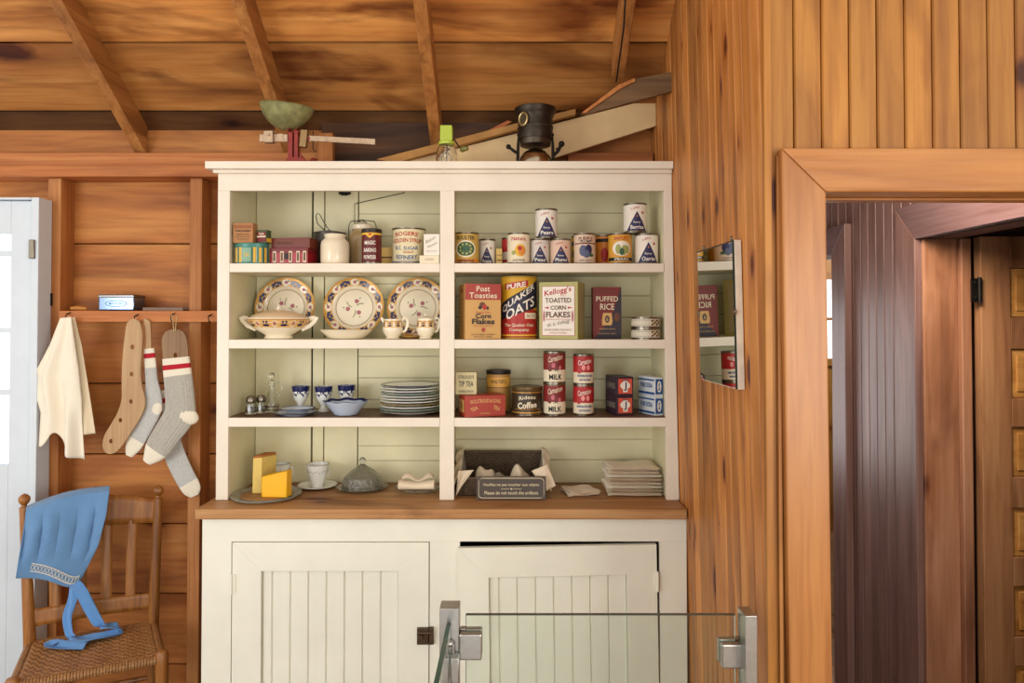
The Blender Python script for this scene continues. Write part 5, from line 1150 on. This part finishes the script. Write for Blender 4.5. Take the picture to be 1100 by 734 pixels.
o = MB().tube([at(672, -6, 2.13), at(670, 30, 2.20), at(666, 60, 2.30), at(662, 88, 2.40)], .0028, 8).build('electric_cable', BLK); tag(o, 'thin black cable running down beside the rightmost rafter', 'cable')
# vertical grey-orange post stub behind scale
a = at(345, 0, 2.65).x
o = MB().box(a, 2.5835 + .03, crt + .001, a + .055, 2.655, at(0, 144, 2.63).z, 0, .6).build('timber_block', W_STUD, smooth=False, bevel=.002); tag(o, 'short upright orange timber block behind the scale', 'block')

# ================================================================== LEFT WALL THINGS
tin_x0, tin_x1 = at(109, 0, 2.61).x, at(147, 0, 2.61).x
t = thing('chrome_tin', 'shiny chrome oblong tin with blue label on the rail', 'tin', ((tin_x0 + tin_x1) / 2, 2.65, RAILZ), 0)
W = tin_x1 - tin_x0; Hh = at(0, 317, 2.61).z - RAILZ
CHR = mat('chrome_blue', (122, 142, 172), .12, 1)
MB().box(-W / 2, -.04, .0005, W / 2, .04, Hh).build('body', CHR, t, bevel=.004)
MB().box(-W / 2 - .0012, -.042, Hh * .82, W / 2 + .0012, .042, Hh + .0015).build('lid', mat('dark_chrome', (120, 118, 116), .25, 1), t, bevel=.003)
decal('label_print', t, m_front(W, .08, Hh), [E_(0, .45, .62, .22, mat('slate_blue', (76, 104, 140), .3, .4)), E_(0, .45, .56, .17, CHR), T_('MATCHES', 0, .45, .8, .14, MATS['slate_blue']), R_(-.95, .06, .95, .1, MATS['slate_blue'])])
o = MB().tube([(0, 0, 0), (.02, 0, .001), (.045, .002, 0), (.06, .001, 0)], [.006, .009, .0085, .005], 12).build('amber_peg', mat('amber_wood', (178, 116, 44), .4)); q = at(80, 0, 2.615); o.location = (q.x, 2.615, RAILZ + .009); tag(o, 'short amber wooden peg lying at the left end of the rail', 'peg')
q = at(158, 0, 2.63); o = MB().box(q.x, 2.62, RAILZ + .0005, q.x + .15, 2.70, RAILZ + .004).box(q.x, 2.62, RAILZ + .004, q.x + .15, 2.624, RAILZ + .012).box(q.x, 2.696, RAILZ + .004, q.x + .15, 2.70, RAILZ + .012).build('metal_tray', mat('dull_tray', (92, 72, 58), .4, .6)); tag(o, 'flat dull metal tray on the rail beside the chrome tin', 'tray')
def hook(px, py, label):
    q = at(px, py, 2.598)
    o = MB().tube([(0, 0, .006), (0, -.012, .006), (.002, -.022, -.002), (.004, -.024, -.014), (.004, -.016, -.02), (.003, -.01, -.014)], .0018, 8).tube([(-.008, -.003, .004), (0, -.006, .008), (.008, -.003, .012)], .0016, 8).build('wire_hook', BLACKM)
    o.location = (q.x, 2.599, q.z); tag(o, label, 'hook', 'small hooks along the rail'); return q
hook(74, 339, 'small black hook holding the cream towel'); hook(147, 341, 'small black hook holding the two pale sock boards'); hook(186, 340, 'small black hook holding the grey socks'); hook(226, 341, 'small empty black hook at the right end of the rail')
def flat_holes(name, outline, holes, thick, y, m, parent):
    cu = bpy.data.curves.new('f', 'CURVE'); cu.dimensions = '2D'; cu.fill_mode = 'BOTH'; cu.extrude = thick / 2; cu.bevel_depth = .0012
    for pts in [outline] + holes:
        sp = cu.splines.new('POLY'); sp.points.add(len(pts) - 1); sp.use_cyclic_u = True
        for i, p in enumerate(pts): sp.points[i].co = (p[0], p[1], 0, 1)
    ob = bpy.data.objects.new('f', cu); me = bpy.data.meshes.new_from_object(ob); bpy.data.objects.remove(ob); bpy.data.curves.remove(cu)
    me.transform(Matrix.Translation((0, y, 0)) @ Matrix.Rotation(PI / 2, 4, 'X')); me.name = name
    me.materials.clear(); me.materials.append(m)
    o = bpy.data.objects.new(name, me); C.objects.link(o); o.parent = parent; return o
def smoothpath(pts, n=6):
    out = []
    P = [Vector(p) for p in pts]
    for i in range(len(P) - 1):
        p0 = P[max(i - 1, 0)]; p1 = P[i]; p2 = P[i + 1]; p3 = P[min(i + 2, len(P) - 1)]
        for k in range(n):
            t_ = k / n; out.append(.5 * ((2 * p1) + (-p0 + p2) * t_ + (2 * p0 - 5 * p1 + 4 * p2 - p3) * t_ ** 2 + (-p0 + 3 * p1 - 3 * p2 + p3) * t_ ** 3))
    out.append(P[-1]); return out
K4 = 1 / 3.058
def c4(x, y): return (x * K4, 300 + y * K4)          # photo crop -> photo pixels
def outl(pts, Y, o, n=5):
    pp = [at(*c4(x, y), Y) for x, y in pts]; pp = [(p.x - o.x, p.z - o.z, 0) for p in pp]; pp.append(pp[0])
    return [(v.x, v.y) for v in smoothpath(pp, n)][:-1]
def circ(x, y, r, Y, o):
    p = at(*c4(x, y), Y); rr = S(r * K4, Y); return [(p.x - o.x + rr * .8 * math.cos(a), p.z - o.z + rr * math.sin(a)) for a in [-i * PI / 8 for i in range(16)]]
# bare sock board
Yb = 2.575; o0 = at(147, 345, Yb)
t = thing('sock_board', 'bare pale wooden sock board with five holes', 'sock form', o0)
ol = outl([(438, 130), (458, 140), (468, 175), (466, 240), (462, 300), (466, 350), (476, 390), (474, 425), (455, 465), (420, 520), (385, 565), (355, 572), (340, 550), (345, 515), (365, 480), (390, 435), (402, 390), (402, 330), (405, 260), (412, 190), (420, 145)], Yb, o0)
flat_holes('form_board', ol, [circ(437, 223, 9, Yb, o0), circ(434, 312, 8.5, Yb, o0), circ(432, 402, 8.5, Yb, o0), circ(397, 463, 8.5, Yb, o0), circ(366, 532, 8.5, Yb, o0)], .006, 0, W_FORM, t)
SOCK = mat('heather_grey_wool', (178, 174, 164), .95, var=.12, vscale=140, bump=.8, bscale=260, sheen=.4); SOCKL = mat('light_grey_wool', (192, 192, 188), .95, var=.12, vscale=140, bump=.8, bscale=260, sheen=.4)
WOOL = mat('cream_wool', (232, 224, 204), .95, bump=.7, bscale=260, sheen=.4); REDW = mat('red_wool', (178, 30, 44), .95, bump=.6, bscale=260)
def sock(label, pts, Y, hw, main, heel=None, form=None, formw=None, cuff=(True), mats_cut=None, yt=.012, rows=90, holes=None):
    """pts centre line in crop coordinates, from cuff to toe; hw half widths"""
    o = at(*c4(*pts[0]), Y); t = thing('wool_sock', label, 'sock', o, 0, 'grey wool socks hanging from the rail')
    P = []
    for (x, y), h in zip(pts, hw): q = at(*c4(x, y), Y); P.append(Vector((q.x - o.x, S(h * K4, Y), q.z - o.z)))
    sp = smoothpath(P, 8); path = [(v.x, 0, v.z) for v in sp]; ws = [max(v.y, .001) for v in sp]
    # cumulative length
    L_ = [0]
    for a_, b_ in zip(path[:-1], path[1:]): L_.append(L_[-1] + math.hypot(b_[0] - a_[0], b_[2] - a_[2]))
    tot = L_[-1]; n = len(path)
    # resample finely
    NP = 70; pa, wa, ml = [], [], []
    for i in range(NP + 1):
        s_ = tot * i / NP; j = max(k for k in range(n) if L_[k] <= s_ + 1e-9); j = min(j, n - 2); f_ = (s_ - L_[j]) / max(L_[j + 1] - L_[j], 1e-9)
        pa.append(Vector((path[j][0] + (path[j + 1][0] - path[j][0]) * f_, 0, path[j][2] + (path[j + 1][2] - path[j][2]) * f_))); wa.append(ws[j] + (ws[j + 1] - ws[j]) * f_)
        fr = i / NP; ml.append(0)
        if mats_cut:
            for a_, b_, mi in mats_cut:
                if a_ <= fr < b_: ml[-1] = mi
    # ribbed elliptic section
    mb = MB(); seg = 48; vs = []
    for i, p in enumerate(pa):
        tg = (pa[min(i + 1, NP)] - pa[max(i - 1, 0)]).normalized(); sd = Vector((0, 1, 0)).cross(tg)
        for k in range(seg):
            th = 2 * PI * k / seg; rib = 1 + .09 * math.cos(24 * th) * (1 if ml[i] == 0 else .3)
            ty = min(yt, wa[i])
            cs, sn = math.cos(th), math.sin(th)
            vs.append(p + sd * (wa[i] * math.copysign(abs(cs) ** .8, cs)) + Vector((0, 1, 0)) * (ty * rib * math.copysign(abs(sn) ** .8, sn)))
    fs = []; o_ = 0
    for i in range(NP):
        for k in range(seg): k2 = (k + 1) % seg; mb.f.append([i * seg + k, i * seg + k2, (i + 1) * seg + k2, (i + 1) * seg + k]); mb.m.append(ml[i]); mb.t.append(0.)
    mb.v = vs; mb.f.append(list(range(seg))[::-1]); mb.m.append(1); mb.t.append(0.); mb.f.append([NP * seg + k for k in range(seg)]); mb.m.append(ml[-1]); mb.t.append(0.)
    mb.build('knitted_sock', [main, WOOL, REDW], t)
    if heel:
        x, y, a_, b_, rot = heel; q = at(*c4(x, y), Y)
        MB().sphere((0, 0, 0), 1, M=Matrix.Translation((q.x - o.x, -.002, q.z - o.z)) @ Matrix.Rotation(rot, 4, 'Y') @ Matrix.Diagonal((S(a_ * K4, Y), yt * 1.02, S(b_ * K4, Y), 1))).build('heel_patch', WOOL, t)
    if form:
        ol_ = outl(form, Y, o); flat_holes('form_board', ol_, [circ(*h_, Y, o) for h_ in (holes or [])], .006, 0, formw or W_FORM, t)
    return t, o
# second sock: behind
sock('narrow light grey sock on a thin board between bare board and front sock', [(489, 228), (493, 270), (498, 330), (503, 385), (500, 430), (470, 490), (440, 545), (425, 580)], 2.592, [17, 19, 20, 28, 30, 30, 27, 12], SOCKL, heel=(516, 425, 18, 24, .2),
     form=[(478, 130), (492, 140), (496, 170), (496, 236), (482, 240), (480, 190), (474, 140)], mats_cut=[(0, .035, 1), (.035, .075, 2), (.075, .17, 1), (.84, 1.01, 1)], yt=.007)
# third sock, front
t, o = sock('large ribbed grey sock with red stripe on a dark board', [(578, 258), (582, 300), (588, 350), (592, 400), (590, 445), (555, 500), (515, 560), (485, 600)], 2.566, [44, 46, 47, 48, 50, 46, 40, 16], SOCK, heel=(617, 450, 38, 27, .35),
     form=[(575, 165), (600, 172), (614, 200), (618, 252), (612, 262), (545, 262), (536, 240), (534, 200), (548, 172)], formw=W_FORMD, holes=[(578, 250, 9)], mats_cut=[(0, .055, 1), (.055, .095, 2), (.095, .155, 1), (.86, 1.01, 1)], yt=.014)
MB().tube([at(*c4(572, 172), 2.558) - o, at(*c4(568, 140), 2.562) - o, at(*c4(563, 118), 2.575) - o, at(*c4(580, 120), 2.575) - o, at(*c4(576, 172), 2.558) - o], .0014, 6).build('hanging_cord', mat('twine', (200, 176, 130), .8), t)
sock('grey sock foot hanging lowest behind the large ribbed sock', [(537, 365), (550, 430), (560, 500), (572, 570), (600, 635), (630, 690), (640, 712)], 2.614, [13, 18, 26, 34, 34, 31, 14], SOCKL, mats_cut=[(0, .06, 1), (.06, .11, 2), (.11, .18, 1), (.87, 1.01, 1)], yt=.006)
# towel
o0 = at(73, 341, 2.57); t = thing('hanging_towel', 'cream cloth towel hung from the rail by the white door', 'towel', o0)
def lerp_path(pts, v):
    k = v * (len(pts) - 1); i = min(int(k), len(pts) - 2); f_ = k - i; return (pts[i][0] + (pts[i + 1][0] - pts[i][0]) * f_, pts[i][1] + (pts[i + 1][1] - pts[i][1]) * f_)
def towelA(u, v):
    Lp = lerp_path([(200, 128), (165, 215), (107, 322), (118, 390), (130, 440), (122, 548)], v); Rp = lerp_path([(236, 124), (248, 200), (262, 300), (270, 400), (268, 470), (272, 594)], v)
    x = Lp[0] + (Rp[0] - Lp[0]) * u; y = Lp[1] + (Rp[1] - Lp[1]) * u
    if v > .8 : y -= (v - .8) / .2 * 62 * math.exp(-((u - .40) / .17) ** 2)
    q = at(*c4(x, y), 2.565); return (q.x - o0.x, q.y - o0.y + .016 * v ** .5 * math.sin(u * 12 + v * 2.0) + .007 * math.sin(u * 19 - v * 3) * v - .004, q.z - o0.z)
def towelB(u, v):
    Lp = lerp_path([(228, 128), (235, 230), (245, 340), (255, 430), (262, 512)], v); Rp = lerp_path([(246, 124), (268, 220), (285, 330), (300, 430), (312, 508)], v)
    x = Lp[0] + (Rp[0] - Lp[0]) * u; y = Lp[1] + (Rp[1] - Lp[1]) * u
    q = at(*c4(x, y), 2.58); return (q.x - o0.x, q.y - o0.y + .006 * math.sin(u * 7 + v * 2) * v, q.z - o0.z)
MB().grid(towelA, 40, 50).build('front_fold', TOWEL, t, solid=.002, fix=False)
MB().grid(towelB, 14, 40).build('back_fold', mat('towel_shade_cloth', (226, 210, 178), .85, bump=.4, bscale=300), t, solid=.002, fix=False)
# ---- chair
SZ = .40
bl = at(32, 693, 2.41); br = at(165, 672, 2.577)
BL = Vector((bl.x, 2.41, SZ)); BR = Vector((br.x, 2.575, SZ))
fr_ = at(174, 710, 2.315); FR = Vector((fr_.x, 2.315, SZ)); FL = BL + (FR - BR) * 1.0 + (BL - BR).normalized() * .03
ch = thing('rush_chair', 'brown wooden chair with woven cane seat and spindled back', 'chair', ((BL.x + FR.x) / 2, (BL.y + FR.y) / 2, 0)); O = Vector(ch.location)
tl = at(26, 545, 2.44); tr = at(170, 535, 2.605); TL = Vector((tl.x, 2.44, tl.z)); TR = Vector((tr.x, 2.605, tr.z))
def post(B, T_p, name='back_post'):
    a = B + (B - T_p) * (SZ / (T_p.z - B.z)) * .0; ft = Vector((B.x, B.y - .0, 0))
    pts = [ft, Vector((B.x, B.y, .2)), B, B + (T_p - B) * .5, T_p, T_p + Vector((0, 0, .004)), T_p + Vector((0, 0, .008)), T_p + Vector((0, 0, .014)), T_p + Vector((0, 0, .024)), T_p + Vector((0, 0, .034)), T_p + Vector((0, 0, .042)), T_p + Vector((0, 0, .047))]
    MB().tube([p - O for p in pts], [.014, .019, .019, .017, .015, .009, .008, .014, .0185, .0175, .011, .002], 18, up=(0, 1, 0)).build(name, W_CHAIR, ch)
post(BL, TL); post(BR, TR)
def fpost(Bp):
    MB().tube([Vector((Bp.x, Bp.y, z)) - O for z in (0, .08, .2, SZ - .03, SZ + .008, SZ + .016, SZ + .02)], [.013, .017, .02, .02, .02, .015, .004], 18, up=(0, 1, 0)).build('front_leg', W_CHAIR, ch)
fpost(FR); fpost(FL)
def slat(f0, f1, bow, name, up=.0, thick=.012):
    mb = MB()
    def fn(u, v):
        a = BL + (TL - BL) * (f0 + (f1 - f0) * v); b = BR + (TR - BR) * (f0 + (f1 - f0) * v)
        p = a + (b - a) * u; n = Vector((-(b - a).y, (b - a).x, 0)).normalized(); p = p + n * (bow * math.sin(PI * u)); p.z += up * math.sin(PI * u) * v; return p - O
    mb.grid(fn, 20, 4).build(name, W_CHAIR, ch, solid=thick, fix=False)
slat(.80, .985, .018, 'top_rail', .028); slat(.11, .235, .014, 'lower_rail', .0)
for u in (.16, .33, .50, .66, .82) if False else (.20, .40, .60, .80):
    a0_ = BL + (BR - BL) * u; mb = MB(); n = Vector((-(BR - BL).y, (BR - BL).x, 0)).normalized()
    p0 = BL + (TL - BL) * .22; p1 = BR + (TR - BR) * .22; q0 = BL + (TL - BL) * .83; q1 = BR + (TR - BR) * .83
    P = p0 + (p1 - p0) * u + n * .014 * math.sin(PI * u); Q = q0 + (q1 - q0) * u + n * .018 * math.sin(PI * u)
    mb.tube([P - O, Q - O], .0175 if True else .01, 12, ry=.006, up=tuple(n)).build('back_splat', W_CHAIR, ch)
CANE = mat('woven_cane', (158, 112, 66), .55, var=.3, vscale=70)
def seatfn(off=0, flip=1):
    def fn(u, v):
        a = BL + (BR - BL) * u; b = FL + (FR - FL) * u; p = a + (b - a) * v
        nu_, nv_ = 34, 20
        wv = math.sin(u * nu_ * PI) * math.sin((v * nv_) * PI + (PI / 2) * (int(u * nu_) % 2))
        e = min(u, 1 - u, v, 1 - v); edge = -.014 * max(0, 1 - e / .05) ** 2
        ridge = .003 * math.sin(u * 17 * 2 * PI / 4)
        p = p + Vector((0, 0, off + (.0022 * wv + ridge * .4 + edge - .006 * math.sin(PI * u) * math.sin(PI * v)) * flip)); return p - O
    return fn
MB().grid(seatfn(.002), 170, 110).build('woven_seat', CANE, ch, fix=False)
MB().grid(seatfn(-.026, 0), 4, 4).build('seat_underside', CANE, ch, fix=False)
mb = MB()
for (a, b) in ((FL, FR), (BR, FR), (BL, FL), (BL, BR)):
    n_ = 46
    for i in range(n_):
        p = a + (b - a) * ((i + .5) / n_); d = (b - a).normalized()
        mb.tube([p - O + Vector((0, 0, -.012)) + d * q * .0005 for q in (-9, 9)] if False else [p - d * .0036 + Vector((0, 0, -.012)) - O, p + d * .0036 + Vector((0, 0, -.012)) - O], [.0155, .0155], 10, up=(0, 0, 1))
mb.build('wrapped_edge', CANE, ch)
mb = MB()
for (a, b, z) in ((FL, FR, .13), (FL, FR, .26), (BR, FR, .16), (BR, FR, .28), (BL, FL, .16), (BL, FL, .28), (BL, BR, .2)):
    mb.tube([Vector((a.x, a.y, z)) - O, Vector((b.x, b.y, z)) - O], .009, 10)
mb.build('stretcher', W_CHAIR, ch)
# ---- bonnet on the chair back
BLU = mat('blue_cotton', (98, 142, 188), .8, var=.06, vscale=30, bump=.4, bscale=350, sheen=.3); BLUR = mat('bright_blue_cotton', (92, 146, 206), .75, bump=.4, bscale=350, sheen=.3)
K5 = 220 / 662.0
def c5(x, y): return (x * K5, 490 + y * K5)
YBN = 2.415; o0 = at(60, 530, YBN); t = thing('sun_bonnet', 'blue cotton sun bonnet draped over the left of the chair back', 'bonnet', o0)
def yb(x): return 2.415 + (x - 78) * .00038         # follows the turned chair back
def bon(u, v):
    Lp = lerp_path([(86, 162), (76, 240), (62, 320), (50, 396)], v); Rp = lerp_path([(356, 96), (344, 190), (318, 290), (268, 388)], v)
    x = Lp[0] + (Rp[0] - Lp[0]) * u; y = Lp[1] + (Rp[1] - Lp[1]) * u
    if v < .4: y += -14 * math.sin(PI * u) * (1 - v / .4)
    y += 34 * math.sin(PI * u ** 3) * v ** 3
    amp = .019 * (math.sin(min(v, .75) / .75 * PI) * .6 + .35 * v)
    pl = min(1, max(0, (v - .12) / .3)) * min(1, max(0, (.80 - v) / .12 + .15))
    g = pl * (1.3 * abs(math.sin(u * 15 - .9 * v)) ** .6 - .6) * (.6 + .4 * math.sin(u * 7 + 1)) * 1.1 + .5 * math.sin(u * 8 - v * 3)
    dep = yb(x) - .030 * math.sin(PI * min(v * 1.0, 1) * .8) - .016 - amp * g
    if v < .06: dep += (1 - v / .06) * .03
    q = at(*c5(x, y), dep); return q - o0
MB().grid(bon, 90, 60).build('crown_cloth', BLU, t, solid=.0018, fix=False)
# back fall behind the rail
def bonb(u, v):
    x = 96 + 250 * u; y = 158 - 58 * u + 120 * v * (1 - .3 * u) - 12 * math.sin(PI * u) * (1 - v); q = at(*c5(x, y), yb(x) + .030 + .045 * math.sin(min(1, v * 3) * PI / 2) + .012 * math.sin(u * 14)); return q - o0
MB().grid(bonb, 40, 16).build('back_cloth', BLU, t, solid=.0018, fix=False)
def bq(x, y, d=0):
    u = (x - 50) / 220.0; q = at(*c5(x, y), yb(x) - .052 + d); return q - o0
EMB = mat('cream_thread', (214, 214, 204), .8)
def bonpt(u, v, e=-.0035):
    p = Vector(bon(u, v)); p.y += e; return p
mb = MB()
for va, vb in ((.80, .93), (.90, .985)): mb.tube([bonpt(.20 + .72 * i / 60, va + (vb - va) * i / 60) for i in range(61)], .0019, 5)
for ph in (0, PI): mb.tube([bonpt(.20 + .72 * i / 120, .85 + .108 * i / 120 + .030 * math.sin(i / 120 * 14 * PI + ph)) for i in range(121)], .0011, 4)
mb.build('embroidery', EMB, t)
def ribbon(pts, wd, name='tie_string', d=0, m=BLUR):
    P = [Vector(p) for p in pts]; P = smoothpath(P, 8); L_ = len(P)
    def fn(u, v):
        k = v * (L_ - 1); i = min(int(k), L_ - 2); p = P[i] + (P[i + 1] - P[i]) * (k - i); tg = (P[min(i + 1, L_ - 1)] - P[max(i - 1, 0)])
        side = Vector((tg.z, 0, -tg.x)); 
        if side.length < 1e-5: side = Vector((0, 1, 0))
        side.normalize()
        return p + side * ((u - .5) * wd) + Vector((0, .003 * math.sin(u * 8 + v * 6), 0))
    MB().grid(fn, 8, L_ * 2).build(name, m, t, solid=.0015, fix=False)
ribbon([bq(240, 412), bq(262, 440), bq(290, 490), bq(318, 540), bq(330, 552, .01)], .042)
ribbon([bq(238, 418, .01), bq(232, 470, .01), bq(218, 520, .01), bq(225, 575, .0), bq(240, 590, -.02)], .030)
def seatpt(x, y, dz=.012):
    px, py = c5(x, y); 
    d = at(px, py, 1.0) - Vector((0, 0, EYE)); Yq = (EYE - SZ - dz) / -d.z; return at(px, py, Yq) - o0
def flatrib(pts, wd):
    P = smoothpath([Vector(p) for p in pts], 8); L_ = len(P)
    def fn(u, v):
        k = v * (L_ - 1); i = min(int(k), L_ - 2); p = P[i] + (P[i + 1] - P[i]) * (k - i); tg = (P[min(i + 1, L_ - 1)] - P[max(i - 1, 0)])
        side = Vector((-tg.y, tg.x, 0)).normalized(); return p + side * ((u - .5) * wd) + Vector((0, 0, .005 * math.sin(u * 6 + v * 11)))
    MB().grid(fn, 8, L_ * 2).build('tie_string', BLUR, t, solid=.0015, fix=False)
flatrib([seatpt(330, 552, .03), seatpt(375, 552, .025), seatpt(385, 562), seatpt(330, 580), seatpt(270, 592), seatpt(230, 588, .02)], .05)
flatrib([seatpt(385, 566, .014), seatpt(300, 590, .012), seatpt(230, 602, .014), seatpt(180, 604, .016), seatpt(172, 612), seatpt(280, 610, .010)], .045)

# ---- mirror on the right wall
xm = lambda z: wx(z)
ya_, yb_ = 1.68, 1.97; zt_ = EYE + .196; zbm = EYE - .165
t = thing('wall_mirror', 'small unframed mirror on a white backing board on the right wall', 'mirror', (wx(EYE) - .006, (ya_ + yb_) / 2, zbm)); t.rotation_euler = (0, 0, .032)
O = Vector((wx(EYE), 0, 0)); hh = zt_ - zbm; hy_ = (yb_ - ya_) / 2; off = lambda z: wx(zbm + z) - O.x
def slab(x0, x1, y0, y1, z0, z1, inset=0):
    return [(off(z) + x, y, z) for x in (x0, x1) for y in (y0, y1) for z in (z0, z1)]
FCS = [(0, 1, 3, 2), (4, 6, 7, 5), (0, 4, 5, 1), (2, 3, 7, 6), (0, 2, 6, 4), (1, 5, 7, 3)]
MB().add(slab(-.018, -.001, -hy_, hy_, 0, hh), FCS).build('backing_board', mat('chipped_white_board', (232, 224, 206), .5, var=.12, vscale=30), t, smooth=False, bevel=.001)
MIR = mat('mirror_silver', (226, 232, 226), .01, 1)
MB().add(slab(-.0215, -.0185, -hy_ + .003, hy_ - .003, .003, hh - .003), FCS).build('mirror_glass', MIR, t, smooth=False)
MB().add(slab(-.0222, -.0186, -hy_ + .0005, -hy_ + .0045, .001, hh - .001), FCS).add(slab(-.0222, -.0186, -hy_ + .001, hy_ - .001, hh - .0045, hh - .001), FCS).build('glass_edge', mat('dark_green_edge', (34, 52, 44), .2), t, smooth=False)
for (yy_, zz_) in ((-hy_ + .01, hh + .004), (hy_ - .06, hh + .004), (-hy_ - .002, hh * .52), (hy_ + .001, hh * .52), (hy_ - .01, .01)):
    MB().sphere((off(zz_) - .021, yy_, zz_), .006, sx=.6).box(off(zz_) - .022, yy_ - .004, zz_ - .008, off(zz_) - .0195, yy_ + .004, zz_).build('mirror_clip', TIN, t)

# ---- glass barrier
bar = thing('glass_barrier', 'low glass barrier between two steel posts in the foreground', 'barrier', (0, 0, 0))
def spost(pxa, pxb, pyf, Yf, dep):
    a = at(pxa, pyf, Yf); b = at(pxb, pyf, Yf); return MB().box(a.x, Yf, 0, b.x, Yf + dep, a.z), a, b
GEDGE = mat('green_glass_edge', (30, 74, 62), .15)
GLP = mat('pane_glass', (236, 246, 240), .0, trans=1, ior=1.45)
mb, a, b = spost(472, 493, 654, 1.36, .04); mb.build('steel_post', STEEL, bar, smooth=False, bevel=.0015)
mb, a2, b2 = spost(800.5, 813.5, 662, 1.33, .045); mb.build('steel_post', STEEL, bar, smooth=False, bevel=.0015)
yg = 1.378; g0 = at(501, 660, yg); g1 = at(789, 660, yg)
MB().box(g0.x, yg - .004, .12, g1.x, yg + .004, g0.z - .001).build('glass_panel', GLP, bar, smooth=False)
MB().box(g0.x, yg - .004, g0.z - .0008, g1.x, yg + .004, g0.z + .0004).box(g0.x - .0012, yg - .004, .12, g0.x - .0002, yg + .004, g0.z).box(g1.x + .0002, yg - .004, .12, g1.x + .0012, yg + .004, g0.z).build('glass_edge', mat('dark_glass_edge', (70, 72, 62), .2), bar, smooth=False)
for (x0, x1, y0, y1) in ((493, 517.5, 681, 709), (775, 801, 692, 718)):
    p = at(x0, y0, 1.36); q = at(x1, y1, 1.36)
    m_ = MB().box(p.x + .0005, yg - .022, q.z, q.x, yg - .0045, p.z); m_.box(p.x + .0005, yg + .0045, q.z, q.x, yg + .02, p.z)
    m_.build('glass_clamp', STEEL, bar, smooth=False, bevel=.003)
# return panel of glass towards the viewer, with its clamp
p = at(482, 671, 1.357); MB().box(p.x - .004, .55, .12, p.x + .004, 1.352, p.z).build('side_glass_panel', GLP, bar, smooth=False)
MB().box(p.x - .0042, .55, p.z + .0002, p.x + .0042, 1.352, p.z + .0015).box(p.x - .0042, 1.3522, .12, p.x + .0042, 1.3535, p.z).build('side_glass_edge', GEDGE, bar, smooth=False)
q = at(487, 718, 1.35); q2 = at(484, 691, 1.355)
MB().box(q.x - .004, 1.335, q.z - .022, q.x + .012, 1.3595, q.z + .026).tube([(q.x + .0, 1.35, q.z - .02), (q.x + .0, 1.35, q2.z)], .0025).sphere((q2.x, 1.352, q2.z), .006).build('side_clamp', STEEL, bar, bevel=.002)
